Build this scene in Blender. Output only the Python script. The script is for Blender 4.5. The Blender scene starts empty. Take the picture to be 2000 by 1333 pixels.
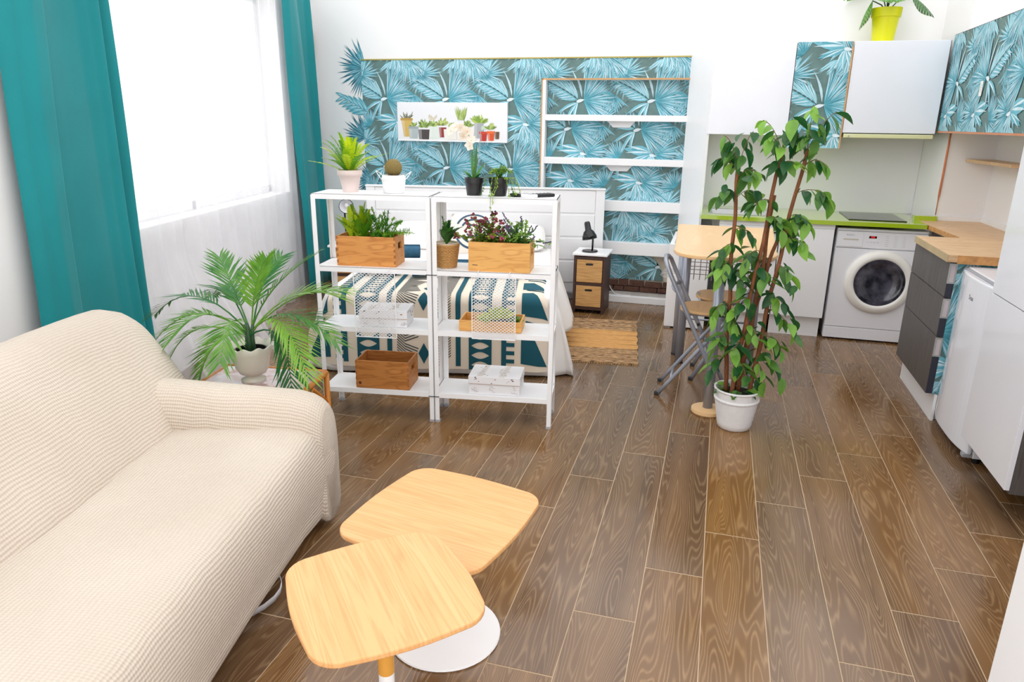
import bpy, bmesh, math, random
from mathutils import Vector, Matrix, Euler
random.seed(7)
PI = math.pi
scn = bpy.context.scene
COL = scn.collection

# ------------------------------------------------------------------ camera, world, exposure
cd = bpy.data.cameras.new('camera')
cam = bpy.data.objects.new('camera', cd)
COL.objects.link(cam)
cd.sensor_width = 36.0
cd.lens = 1390.0 / 2000.0 * 36.0
cd.clip_start = 0.05
R_ = ((0.9613, 0.2752, 0.0128), (0.0929, -0.2802, -0.9555), (-0.2594, 0.9197, -0.2949))
m = Matrix(((R_[0][0], -R_[1][0], -R_[2][0], 0.0),
            (R_[0][1], -R_[1][1], -R_[2][1], 0.0),
            (R_[0][2], -R_[1][2], -R_[2][2], 1.52),
            (0, 0, 0, 1)))
cam.matrix_world = m
scn.camera = cam

w = bpy.data.worlds.new('daylight')
scn.world = w
w.use_nodes = True
w.node_tree.nodes['Background'].inputs[0].default_value = (1.0, 0.995, 0.99, 1)
w.node_tree.nodes['Background'].inputs[1].default_value = 1.0
vs = scn.view_settings
vs.view_transform = 'Standard'
try:
    vs.look = 'None'
except Exception:
    pass
vs.exposure = 0.95
vs.gamma = 1.0
vs.use_curve_mapping = False

# ------------------------------------------------------------------ colour and material helpers
def C(r, g, b):
    f = lambda x: (x / 255 / 12.92) if x / 255 <= 0.04045 else ((x / 255 + 0.055) / 1.055) ** 2.4
    return (f(r), f(g), f(b), 1.0)

def newmat(name):
    m = bpy.data.materials.new(name)
    m.use_nodes = True
    nt = m.node_tree
    return m, nt, nt.nodes['Principled BSDF']

def N(nt, t, **kw):
    n = nt.nodes.new(t)
    for k, v in kw.items():
        if k.startswith('i_'):
            key = k[2:]
            n.inputs[int(key) if key.isdigit() else key.replace('_', ' ')].default_value = v
        else:
            setattr(n, k, v)
    return n

def L(nt, a, b):
    nt.links.new(a, b)

def math_(nt, op, a, b=None, c=None):
    n = nt.nodes.new('ShaderNodeMath')
    n.operation = op
    for i, x in enumerate((a, b, c)):
        if x is None:
            continue
        if isinstance(x, (int, float)):
            n.inputs[i].default_value = x
        else:
            nt.links.new(x, n.inputs[i])
    return n.outputs[0]

def ramp(nt, fac, stops):
    n = nt.nodes.new('ShaderNodeValToRGB')
    e = n.color_ramp.elements
    while len(e) < len(stops):
        e.new(0.5)
    for i, (p, c) in enumerate(stops):
        e[i].position = p
        e[i].color = c
    nt.links.new(fac, n.inputs[0])
    return n.outputs[0]

def plain(name, col, rough=0.5, metal=0.0, var=0.06, scale=6.0, bump=0.0, bscale=200.0, coat=0.0, spec=0.5):
    """a painted / plastic / metal surface with a little procedural variation"""
    m, nt, b = newmat(name)
    tc = N(nt, 'ShaderNodeTexCoord')
    no = N(nt, 'ShaderNodeTexNoise', i_Scale=scale, i_Detail=3.0)
    L(nt, tc.outputs['Object'], no.inputs['Vector'])
    lo = tuple(x * (1 - var) for x in col[:3]) + (1,)
    hi = tuple(min(1, x * (1 + var)) for x in col[:3]) + (1,)
    L(nt, ramp(nt, no.outputs['Fac'], [(0.3, lo), (0.7, hi)]), b.inputs['Base Color'])
    b.inputs['Roughness'].default_value = rough
    b.inputs['Metallic'].default_value = metal
    b.inputs['Specular IOR Level'].default_value = spec
    b.inputs['Coat Weight'].default_value = coat
    if bump:
        n2 = N(nt, 'ShaderNodeTexNoise', i_Scale=bscale, i_Detail=2.0)
        L(nt, tc.outputs['Object'], n2.inputs['Vector'])
        bp = N(nt, 'ShaderNodeBump', i_Strength=bump, i_Distance=0.002)
        L(nt, n2.outputs['Fac'], bp.inputs['Height'])
        L(nt, bp.outputs[0], b.inputs['Normal'])
    return m

def wood(name, c1, c2, c3, stretch=(1, 12, 12), scale=6.0, rough=0.4, rings=9.0, rnd=False, line=0.35, sharp=3.0, detail=2.5):
    """grain: contour lines of a stretched noise"""
    m, nt, b = newmat(name)
    tc = N(nt, 'ShaderNodeTexCoord')
    vec = tc.outputs['Object']
    if rnd:
        oi = N(nt, 'ShaderNodeObjectInfo')
        cx = N(nt, 'ShaderNodeCombineXYZ')
        L(nt, math_(nt, 'MULTIPLY', oi.outputs['Random'], 37.0), cx.inputs[0])
        L(nt, math_(nt, 'MULTIPLY', oi.outputs['Random'], 91.0), cx.inputs[1])
        L(nt, math_(nt, 'MULTIPLY', oi.outputs['Random'], 53.0), cx.inputs[2])
        va = N(nt, 'ShaderNodeVectorMath', operation='ADD')
        L(nt, vec, va.inputs[0])
        L(nt, cx.outputs[0], va.inputs[1])
        vec = va.outputs[0]
    mp = N(nt, 'ShaderNodeMapping')
    mp.inputs['Scale'].default_value = stretch
    L(nt, vec, mp.inputs['Vector'])
    n1 = N(nt, 'ShaderNodeTexNoise', i_Scale=scale, i_Detail=detail, i_Roughness=0.45, i_Distortion=0.3)
    L(nt, mp.outputs[0], n1.inputs['Vector'])
    s = math_(nt, 'SINE', math_(nt, 'MULTIPLY', n1.outputs['Fac'], rings * 6.283))
    s = math_(nt, 'POWER', math_(nt, 'MULTIPLY_ADD', s, 0.5, 0.5), sharp)
    n2 = N(nt, 'ShaderNodeTexNoise', i_Scale=scale * 9, i_Detail=2.0)
    L(nt, mp.outputs[0], n2.inputs['Vector'])
    base = ramp(nt, n1.outputs['Fac'], [(0.3, c1), (0.7, c2)])
    mx = N(nt, 'ShaderNodeMix', data_type='RGBA')
    L(nt, math_(nt, 'MULTIPLY', math_(nt, 'MULTIPLY', s, n2.outputs['Fac']), line * 2), mx.inputs[0])
    L(nt, base, mx.inputs[6])
    mx.inputs[7].default_value = c3
    out = mx.outputs[2]
    if rnd:
        hs = N(nt, 'ShaderNodeHueSaturation')
        L(nt, math_(nt, 'MULTIPLY_ADD', oi.outputs['Random'], 0.26, 0.87), hs.inputs['Value'])
        L(nt, math_(nt, 'MULTIPLY_ADD', oi.outputs['Random'], 0.2, 0.88), hs.inputs['Saturation'])
        L(nt, out, hs.inputs['Color'])
        out = hs.outputs[0]
    L(nt, out, b.inputs['Base Color'])
    b.inputs['Roughness'].default_value = rough
    bp = N(nt, 'ShaderNodeBump', i_Strength=0.12, i_Distance=0.001)
    L(nt, s, bp.inputs['Height'])
    L(nt, bp.outputs[0], b.inputs['Normal'])
    return m, nt, b

def leafmat(name, c1, c2, rough=0.45, trans=0.25):
    m, nt, b = newmat(name)
    oi = N(nt, 'ShaderNodeObjectInfo')
    tc = N(nt, 'ShaderNodeTexCoord')
    no = N(nt, 'ShaderNodeTexNoise', i_Scale=14.0, i_Detail=2.0)
    L(nt, tc.outputs['Object'], no.inputs['Vector'])
    f = math_(nt, 'ADD', math_(nt, 'MULTIPLY', no.outputs['Fac'], 0.7), math_(nt, 'MULTIPLY_ADD', oi.outputs['Random'], 0.9, -0.3))
    c = ramp(nt, f, [(0.15, c1), (0.85, c2)])
    L(nt, c, b.inputs['Base Color'])
    b.inputs['Roughness'].default_value = rough
    tr = N(nt, 'ShaderNodeBsdfTranslucent')
    L(nt, c, tr.inputs[0])
    mx = N(nt, 'ShaderNodeMixShader')
    mx.inputs[0].default_value = trans
    L(nt, b.outputs[0], mx.inputs[1])
    L(nt, tr.outputs[0], mx.inputs[2])
    L(nt, mx.outputs[0], nt.nodes['Material Output'].inputs[0])
    return m

def printmat(name, rough=0.6, var=0.25, nscale=25.0):
    """flat print: colour comes from the printed shape, with paper-like variation"""
    m, nt, b = newmat(name)
    at = N(nt, 'ShaderNodeAttribute', attribute_name='ink')
    tc = N(nt, 'ShaderNodeTexCoord')
    no = N(nt, 'ShaderNodeTexNoise', i_Scale=nscale, i_Detail=4.0)
    L(nt, tc.outputs['Object'], no.inputs['Vector'])
    hs = N(nt, 'ShaderNodeHueSaturation')
    L(nt, math_(nt, 'MULTIPLY_ADD', no.outputs['Fac'], var * 2, 1.0 - var), hs.inputs['Value'])
    L(nt, at.outputs['Color'], hs.inputs['Color'])
    L(nt, hs.outputs[0], b.inputs['Base Color'])
    b.inputs['Roughness'].default_value = rough
    return m

# ------------------------------------------------------------------ mesh helpers
class MB:
    def __init__(s):
        s.v = []; s.f = []; s.uv = {}; s.ink = []
    def add(s, vs, fs, uvs=None):
        o = len(s.v)
        s.v += [tuple(p) for p in vs]
        for i, f in enumerate(fs):
            s.f.append(tuple(o + k for k in f))
            if uvs:
                s.uv[len(s.f) - 1] = uvs[i]
        return s
    def box(s, x0, x1, y0, y1, z0, z1, M=None):
        vs = [(x, y, z) for z in (z0, z1) for y in (y0, y1) for x in (x0, x1)]
        if M is not None:
            vs = [M @ Vector(p) for p in vs]
        return s.add(vs, [(0, 2, 3, 1), (4, 5, 7, 6), (0, 1, 5, 4), (2, 6, 7, 3), (0, 4, 6, 2), (1, 3, 7, 5)])
    def prism(s, pts, z0, z1):
        n = len(pts)
        vs = [(x, y, z0) for x, y in pts] + [(x, y, z1) for x, y in pts]
        fs = [tuple(range(n - 1, -1, -1)), tuple(range(n, 2 * n))]
        fs += [(i, (i + 1) % n, n + (i + 1) % n, n + i) for i in range(n)]
        return s.add(vs, fs)
    def prism_xz(s, pts, y0, y1):
        """pts (x,z), extruded along y"""
        n = len(pts)
        vs = [(x, y0, z) for x, z in pts] + [(x, y1, z) for x, z in pts]
        fs = [tuple(range(n)), tuple(range(2 * n - 1, n - 1, -1))]
        fs += [(i, n + i, n + (i + 1) % n, (i + 1) % n) for i in range(n)]
        return s.add(vs, fs)
    def lathe(s, prof, n=24, c=(0, 0, 0), closed=False, M=None, wav=None):
        vs = []
        for r, z in prof:
            for k in range(n):
                a = 2 * PI * k / n
                rr, zz = r, z
                if wav:
                    rr, zz = wav(r, z, a)
                p = Vector((rr * math.cos(a), rr * math.sin(a), zz))
                if M is not None:
                    p = M @ p
                vs.append((p[0] + c[0], p[1] + c[1], p[2] + c[2]))
        fs = []
        m_ = len(prof)
        for i in range(m_ - 1):
            for k in range(n):
                fs.append((i * n + k, i * n + (k + 1) % n, (i + 1) * n + (k + 1) % n, (i + 1) * n + k))
        if not closed:
            fs.append(tuple(range(n - 1, -1, -1)))
            fs.append(tuple((m_ - 1) * n + k for k in range(n)))
        return s.add(vs, fs)
    def tube(s, pts, r, n=8, closed=False, caps=True):
        pts = [Vector(p) for p in pts]
        m_ = len(pts)
        rr = r if isinstance(r, (list, tuple)) else [r] * m_
        vs = []
        ref = None
        for i, p in enumerate(pts):
            if closed:
                t = pts[(i + 1) % m_] - pts[i - 1]
            else:
                t = pts[min(i + 1, m_ - 1)] - pts[max(i - 1, 0)]
            t.normalize()
            if ref is None:
                ref = Vector((0, 0, 1)) if abs(t.z) < 0.9 else Vector((1, 0, 0))
            a = t.cross(ref)
            if a.length < 1e-5:
                a = t.cross(Vector((0, 1, 0)))
            a.normalize()
            b = a.cross(t).normalized()
            ref = b
            for k in range(n):
                g = 2 * PI * k / n
                vs.append(p + a * (rr[i] * math.cos(g)) + b * (rr[i] * math.sin(g)))
        fs = []
        for i in range(m_ if closed else m_ - 1):
            j = (i + 1) % m_
            for k in range(n):
                fs.append((i * n + k, j * n + k, j * n + (k + 1) % n, i * n + (k + 1) % n))
        if caps and not closed:
            fs.append(tuple(range(n)))
            fs.append(tuple((m_ - 1) * n + k for k in range(n - 1, -1, -1)))
        return s.add(vs, fs)
    def grid(s, fn, nu, nv, uvfn=None):
        vs = [fn(i / nu, j / nv) for j in range(nv + 1) for i in range(nu + 1)]
        fs = []; uvs = []
        for j in range(nv):
            for i in range(nu):
                a = j * (nu + 1) + i
                fs.append((a, a + 1, a + nu + 2, a + nu + 1))
                if uvfn:
                    uvs.append([uvfn(i / nu, j / nv), uvfn((i + 1) / nu, j / nv), uvfn((i + 1) / nu, (j + 1) / nv), uvfn(i / nu, (j + 1) / nv)])
        return s.add(vs, fs, uvs if uvfn else None)
    def sphere(s, c, r, nu=16, nv=10, sx=1, sy=1, sz=1):
        prof = [(max(1e-4, r * math.sin(PI * i / nv)), -r * math.cos(PI * i / nv)) for i in range(nv + 1)]
        M = Matrix.Diagonal((sx, sy, sz))
        return s.lathe(prof, nu, c, M=M)
    def poly(s, pts3, col):
        o = len(s.v)
        s.v += [tuple(p) for p in pts3]
        s.f.append(tuple(range(o, o + len(pts3))))
        s.ink.append(col)

def mesh(mb, name, smooth=False):
    me = bpy.data.meshes.new(name)
    me.from_pydata(mb.v, [], mb.f)
    if mb.uv:
        ul = me.uv_layers.new(name='UVMap')
        for p in me.polygons:
            u = mb.uv.get(p.index)
            if u:
                for k, li in enumerate(p.loop_indices):
                    ul.data[li].uv = u[k]
    if mb.ink:
        at = me.color_attributes.new('ink', 'FLOAT_COLOR', 'CORNER')
        buf = []
        for p in me.polygons:
            buf += list(mb.ink[p.index]) * p.loop_total
        at.data.foreach_set('color', buf)
    if smooth:
        me.polygons.foreach_set('use_smooth', [True] * len(me.polygons))
    me.update()
    return me

def ob(name, mb, mat, parent=None, loc=None, rz=0.0, smooth=False, bevel=0.0, bseg=2, subsurf=0, label=None):
    me = mb if isinstance(mb, bpy.types.Mesh) else mesh(mb, name, smooth)
    if mat is not None and not me.materials:
        me.materials.append(mat)
    o = bpy.data.objects.new(name, me)
    COL.objects.link(o)
    if parent is not None:
        o.parent = parent
    if loc is not None:
        o.location = loc
    if rz:
        o.rotation_euler = (0, 0, rz)
    if bevel:
        b = o.modifiers.new('bevel', 'BEVEL')
        b.width = bevel
        b.segments = bseg
        b.limit_method = 'ANGLE'
        b.angle_limit = math.radians(40)
    if subsurf:
        sb = o.modifiers.new('subsurf', 'SUBSURF')
        sb.levels = subsurf
        sb.render_levels = subsurf
    if smooth and not subsurf and not bevel:
        pass
    if label:
        o['label'] = label
    return o

def autosmooth(o, ang=40):
    me = o.data
    me.polygons.foreach_set('use_smooth', [True] * len(me.polygons))
    bm = bmesh.new(); bm.from_mesh(me)
    lim = math.radians(ang)
    for e in bm.edges:
        if len(e.link_faces) == 2 and e.calc_face_angle(0) > lim:
            e.smooth = False
        elif len(e.link_faces) != 2:
            e.smooth = False
    bm.to_mesh(me); bm.free()
    return o

def tag(o, label, cat, group=None):
    o['label'] = label
    o['category'] = cat
    if group:
        o['group'] = group
    return o

def thing(name, label, cat, loc=(0, 0, 0), rz=0.0, group=None):
    o = bpy.data.objects.new(name, None)
    o.empty_display_size = 0.05
    COL.objects.link(o)
    o.location = loc
    o.rotation_euler = (0, 0, rz)
    return tag(o, label, cat, group)

def struct(o):
    o['kind'] = 'structure'
    return o

def text_mesh(name, s, size, M, mat, parent, align='CENTER', ext=0.0003):
    cu = bpy.data.curves.new(name, 'FONT')
    cu.body = s; cu.size = size; cu.align_x = align; cu.align_y = 'CENTER'; cu.extrude = ext
    t = bpy.data.objects.new(name, cu)
    COL.objects.link(t)
    dg = bpy.context.evaluated_depsgraph_get()
    me = bpy.data.meshes.new_from_object(t.evaluated_get(dg))
    bpy.data.objects.remove(t)
    bpy.data.curves.remove(cu)
    me.transform(M)
    me.materials.clear()
    me.materials.append(mat)
    o = bpy.data.objects.new(name, me)
    COL.objects.link(o)
    o.parent = parent
    return o

def bez(p0, p1, p2, t):
    return p0 * (1 - t) ** 2 + p1 * (2 * t * (1 - t)) + p2 * t * t

# ------------------------------------------------------------------ shared materials
WALL = plain('white wall paint', C(240, 239, 240), 0.75, var=0.012, scale=2.0, bump=0.05, bscale=60)
SPLASH = plain('white backsplash panel', C(232, 233, 235), 0.35, var=0.012, scale=2.0)
WHITE = plain('white lacquer', C(243, 243, 245), 0.35, var=0.01)
GLOSSW = plain('white gloss front', C(236, 238, 246), 0.12, var=0.008, coat=0.3)
WPOWDER = plain('white powder coat', C(244, 244, 246), 0.4, var=0.01)
APPL = plain('white appliance enamel', C(238, 238, 243), 0.25, var=0.01)
DARK = plain('black plastic', C(26, 25, 28), 0.35, var=0.1)
BLACKG = plain('black gloss enamel', C(14, 14, 17), 0.12, var=0.1)
RUBBER = plain('dark rubber', C(48, 48, 50), 0.6)
GREYP = plain('grey plastic', C(170, 171, 176), 0.4)
SILVER = plain('silver tube', C(158, 163, 176), 0.3, metal=0.45, var=0.03)
CHROME = plain('chrome wire', C(190, 192, 196), 0.2, metal=0.9)
STEEL = plain('brushed steel', C(176, 178, 176), 0.3, metal=0.8)
SOIL = plain('dark soil', C(40, 32, 27), 0.9, var=0.4, scale=60, bump=0.6, bscale=120)
INK = printmat('printed ink', 0.55, 0.04)

# ================================================================== SETTING
# ---- floor: wood-look planks laid along the room, each its own piece, pale grout between them
GROUT = plain('pale grout', C(196, 172, 142), 0.7, var=0.05)
PLANK, nt, b = wood('brown oak plank', C(102, 71, 41), C(126, 92, 57), C(164, 132, 94),
                    stretch=(8.0, 0.75, 1.0), scale=1.3, rough=0.2, rings=30.0, rnd=True, line=0.42, sharp=3.0, detail=1.6)
no = N(nt, 'ShaderNodeTexNoise', i_Scale=1.1, i_Detail=3.0)
ge = N(nt, 'ShaderNodeNewGeometry')
L(nt, ge.outputs['Position'], no.inputs['Vector'])
rr = N(nt, 'ShaderNodeMapRange')
rr.inputs[1].default_value = 0.35; rr.inputs[2].default_value = 0.65
rr.inputs[3].default_value = 0.10; rr.inputs[4].default_value = 0.26
L(nt, no.outputs['Fac'], rr.inputs[0])
L(nt, rr.outputs[0], b.inputs['Roughness'])
b.inputs['Specular IOR Level'].default_value = 0.6

mb = MB().box(-3.9, 2.0, -0.6, 6.5, -0.06, -0.0009)
floor = struct(ob('floor', mb, GROUT))
PW, PL, GAP = 0.2, 1.22, 0.0031
mb = MB().box(-PW / 2 + GAP / 2, PW / 2 - GAP / 2, -PL / 2 + GAP * .8, PL / 2 - GAP * .8, -0.012, 0.0)
plank_me = mesh(mb, 'plank')
plank_me.materials.append(PLANK)
for c in range(-19, 10):
    x = 0.0726 + PW * (c + 0.5)
    y0 = 2.552 + 0.305 * (c % 4)
    k0 = math.floor((-0.5 - y0) / PL)
    y = y0 + k0 * PL
    while y < 6.4:
        if not (y + PL < 0.9 or (x < -2.95 + 0 * y and y < 2.4)):
            ob('plank', plank_me, None, floor, (x, y + PL / 2, 0))
        y += PL

# ---- walls
TH = 0.12
WZ = 2.75
# back wall with a recessed niche (x -1.51..-0.30, z 0..1.855, 0.14 deep)
NX0, NX1, NZ = -1.51, -0.298, 1.858
mb = MB()
mb.box(-3.95, NX0, 6.2, 6.5, 0, WZ)
mb.box(NX0, NX1, 6.2, 6.5, NZ, WZ)
mb.box(NX1, 1.96, 6.2, 6.5, 0, WZ)
mb.box(NX0, NX1, 6.36, 6.5, 0, NZ)
struct(ob('wall_back', mb, WALL))
# right wall with the boxed corner
mb = MB()
mb.box(1.84, 1.96, 1.5, 6.2, 0, WZ)
mb.prism([(1.449, 6.2), (1.535, 5.87), (1.84, 5.87), (1.84, 6.2)], 0, WZ)
struct(ob('wall_right', mb, WALL))
# wall end close to the camera at the right
mb = MB().box(0.662, 1.96, 1.36, 1.5, 0, WZ)
struct(ob('wall_front', mb, plain('white wall end', C(240, 241, 244), 0.5, var=0.01)))

# left wall, turned 12 degrees, with the tall window opening.  Local frame: +x along the wall towards the camera, +y into the room
WA = math.radians(12)
wl = Matrix(((math.sin(WA), math.cos(WA), 0, -3.70), (-math.cos(WA), math.sin(WA), 0, 6.2), (0, 0, 1, 0), (0, 0, 0, 1)))
W0, W1, SILL, HEAD = 0.75, 3.45, 0.92, 2.45
mb = MB()
mb.box(-0.2, W0, -0.3, 0, 0, WZ)
mb.box(W1, 6.6, -0.3, 0, 0, WZ)
mb.box(W0, W1, -0.3, 0, 0, SILL)
mb.box(W0, W1, -0.3, 0, HEAD, WZ)
o = struct(ob('wall_left', mb, WALL)); o.matrix_world = wl
# window with frame and panes
mb = MB()
for x in (W0, W1 - 0.06, (W0 + W1) / 2 - 0.04):
    mb.box(x, x + 0.06, -0.22, -0.16, SILL, HEAD)
mb.box(W0, W1, -0.22, -0.16, SILL, SILL + 0.06)
mb.box(W0, W1, -0.22, -0.16, HEAD - 0.06, HEAD)
win = struct(ob('window_1', mb, WHITE, bevel=0.004)); win.matrix_world = wl
gm, nt, b = newmat('clear pane')
b.inputs['Base Color'].default_value = (1, 1, 1, 1)
b.inputs['Roughness'].default_value = 0.0
tr = N(nt, 'ShaderNodeBsdfTransparent')
mx = N(nt, 'ShaderNodeMixShader'); mx.inputs[0].default_value = 0.93
L(nt, b.outputs[0], mx.inputs[1]); L(nt, tr.outputs[0], mx.inputs[2])
L(nt, mx.outputs[0], nt.nodes['Material Output'].inputs[0])
for x0, x1 in ((W0 + 0.06, (W0 + W1) / 2 - 0.04), ((W0 + W1) / 2 + 0.02, W1 - 0.06)):
    ob('pane', MB().box(x0, x1, -0.193, -0.187, SILL + 0.06, HEAD - 0.06), gm, win)

# ================================================================== PALM-LEAF WALLPAPER (printed shapes)
def clip_poly(p, x0, x1, y0, y1):
    def cut(p, ax, lim, keep_less):
        out = []
        for i in range(len(p)):
            a, b2 = p[i - 1], p[i]
            ia = (a[ax] <= lim) if keep_less else (a[ax] >= lim)
            ib = (b2[ax] <= lim) if keep_less else (b2[ax] >= lim)
            if ia != ib:
                t = (lim - a[ax]) / (b2[ax] - a[ax])
                out.append((a[0] + t * (b2[0] - a[0]), a[1] + t * (b2[1] - a[1])))
            if ib:
                out.append(b2)
        return out
    for ax, lim, less in ((0, x0, False), (0, x1, True), (1, y0, False), (1, y1, True)):
        if len(p) < 3:
            return []
        p = cut(p, ax, lim, less)
    return p if len(p) >= 3 else []

def lens(x, y, ang, ln, w, col, curve=0.0, n=5, base=0.0):
    """leaf-shaped outline starting at x,y"""
    ca, sa = math.cos(ang), math.sin(ang)
    up, dn = [], []
    for i in range(n + 1):
        t = i / n
        ww = w * (math.sin(PI * t ** 0.8) * 0.5 + base * (1 - t))
        cx = ln * t
        cy = curve * ln * t * t
        up.append((cx, cy + ww)); dn.append((cx, cy - ww))
    pts = up + dn[::-1]
    return ([(x + ca * a - sa * b2, y + sa * a + ca * b2) for a, b2 in pts], col)

def mixc(a, b2, t):
    return tuple(a[i] * (1 - t) + b2[i] * t for i in range(3)) + (1.0,)

TEAL, CYAN, PALE, ICE, DEEP = C(52, 132, 150), C(96, 176, 194), C(160, 210, 224), C(222, 237, 245), C(62, 98, 102)

def motif():
    rg = random.Random(11)
    S = []
    D = math.radians
    def fan(x, y, a0, a1, n, l0, l1, bright):
        # a fan palm: webbed part, then blades with light ribs
        pts = [(x, y)]
        for i in range(13):
            a = a0 + (a1 - a0) * i / 12
            r = l0 * 0.62 * (0.9 + 0.2 * rg.random())
            pts.append((x + r * math.cos(a), y + r * math.sin(a)))
        S.append((pts, mixc(TEAL, CYAN, 0.25 + 0.3 * bright)))
        for i in range(n):
            a = a0 + (a1 - a0) * (i + 0.5) / n + rg.uniform(-0.03, 0.03)
            ln = rg.uniform(l0, l1)
            S.append(lens(x, y, a, ln, 0.019, mixc(TEAL, CYAN, rg.random()), rg.uniform(-0.06, 0.06)))
            for _ in range(2):
                S.append(lens(x + 0.03 * math.cos(a), y + 0.03 * math.sin(a), a + rg.uniform(-0.02, 0.02), ln * rg.uniform(0.75, 1.0), 0.0065,
                              mixc(CYAN, ICE, rg.uniform(0.2, 0.95) * (0.6 + 0.4 * bright)), rg.uniform(-0.06, 0.06)))
    def leaflet(x, y, a, ln, w, t):
        S.append(lens(x, y, a, ln, w, mixc(CYAN, PALE, t), 0.08))
        for q in (-0.28, 0.02, 0.3):
            S.append(lens(x + 0.02 * math.cos(a), y + 0.02 * math.sin(a), a + q * w / ln * 1.4, ln * 0.85, w * 0.2, mixc(PALE, ICE, rg.random()) if q != 0.02 else mixc(TEAL, CYAN, 0.6), 0.08))
    # soft dark undergrowth
    for k in range(26):
        S.append(lens(rg.uniform(-.3, .3), rg.uniform(-.3, .3), rg.uniform(0, 6.28), rg.uniform(.1, .22), 0.022, mixc(DEEP, C(96, 128, 128), rg.random()), rg.uniform(-.3, .3)))
    fan(-0.24, 0.2, D(0), D(359), 34, 0.13, 0.2, 0.15)
    fan(0.27, 0.04, D(150), D(330), 18, 0.1, 0.15, 0.1)
    for k in range(5):
        leaflet(-0.3 + 0.03 * k, 0.33, D(-60 - 14 * k), 0.14, 0.034, 0.5)
    # hanging fan above, right
    fan(-0.16, -0.24, D(60), D(205), 18, 0.12, 0.19, 0.1)
    fan(0.22, 0.35, D(-135), D(-30), 20, 0.19, 0.26, 0.95)
    for k in range(6):
        leaflet(0.2 - 0.025 * k, 0.36 - 0.01 * k, D(-70 - 16 * k), 0.15, 0.035, 0.7)
    # lower group
    fan(0.145, -0.195, D(-70), D(88), 26, 0.17, 0.24, 0.4)
    for k, (a, ln) in enumerate(((-150, .13), (-120, .16), (-100, .17), (-78, .17), (-58, .15))):
        S.append(lens(0.11, -0.2, D(a), ln, 0.024, mixc(CYAN, PALE, 0.5), 0.25))
        S.append(lens(0.11, -0.2, D(a - 4), ln * .9, 0.007, ICE, 0.25))
    leaflet(0.12, -0.19, D(168), 0.24, 0.085, 0.2)
    leaflet(0.12, -0.2, D(196), 0.2, 0.05, 0.0)
    # main fan
    fan(0.015, 0.0, D(-66), D(88), 32, 0.22, 0.3, 0.75)
    # feather leaf with fat leaflets
    sp = [Vector((-0.02, -0.005)), Vector((-0.13, 0.08)), Vector((-0.3, 0.15))]
    for i in range(7):
        t = 0.06 + 0.13 * i
        p = bez(sp[0], sp[1], sp[2], t)
        leaflet(p.x, p.y, D(112 + 7 * i), 0.19 * (1 - 0.62 * t), 0.036 * (1 - 0.35 * t), 0.75)
        leaflet(p.x, p.y, D(172 + 4 * i), 0.17 * (1 - 0.6 * t), 0.042 * (1 - 0.4 * t), 0.25)
    for i in range(8):
        p, q = bez(*sp, i / 8), bez(*sp, (i + 1) / 8)
        a = math.atan2(q.y - p.y, q.x - p.x)
        S.append(lens(p.x, p.y, a, (q - p).length * 1.1, 0.007, DEEP, 0, 3, 0.5))
    # crescent and stalk
    S.append(lens(0.0, 0.02, D(95), 0.22, 0.02, mixc(CYAN, ICE, 0.6), 0.28))
    S.append(lens(-0.045, -0.012, D(14), 0.07, 0.02, ICE, 0.0, 4, 0.3))
    S.append(lens(0.1, -0.205, D(-8), 0.06, 0.018, ICE, 0.0, 4, 0.3))
    for k, (a, ln) in enumerate(((-170, .2), (-140, .18), (-118, .17))):
        S.append(lens(-0.03, -0.02, D(a), ln, 0.03, mixc(CYAN, PALE, 0.3), 0.3))
        S.append(lens(-0.03, -0.02, D(a + 3), ln * .9, 0.008, ICE, 0.3))
    return S
MOTIF = motif()
PX, PZ = 0.593, 0.587
PAPER = printmat('palm wallpaper', 0.55, 0.3, 18.0)
BG = C(96, 126, 124)

def wallpaper(rects, origin, mapfn, extra=None, back=True):
    """rects: list of (x0,x1,z0,z1) in paper coordinates; mapfn(x,z,d) -> 3d with d the height above the wall"""
    mb = MB()
    for (x0, x1, z0, z1) in rects:
        if back:
            mb.poly([mapfn(x0, z0, 0), mapfn(x1, z0, 0), mapfn(x1, z1, 0), mapfn(x0, z1, 0)], BG)
        i0, i1 = math.floor((x0 - origin[0] - .4) / PX), math.ceil((x1 - origin[0] + .4) / PX)
        j0, j1 = math.floor((z0 - origin[1] - .45) / PZ), math.ceil((z1 - origin[1] + .35) / PZ)
        for i in range(i0, i1 + 1):
            for j in range(j0, j1 + 1):
                for k, (pts, col) in enumerate(MOTIF):
                    q = [(p[0] + origin[0] + i * PX, p[1] + origin[1] + j * PZ) for p in pts]
                    q = clip_poly(q, x0, x1, z0, z1)
                    if q:
                        d = 4e-4 + k * 8e-6
                        mb.poly([mapfn(p[0], p[1], d) for p in q], col)
    if extra:
        for k, (q, col) in enumerate(extra):
            mb.poly([mapfn(p[0], p[1], 5e-4 + k * 1e-5) for p in q], col)
    return mb

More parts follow.
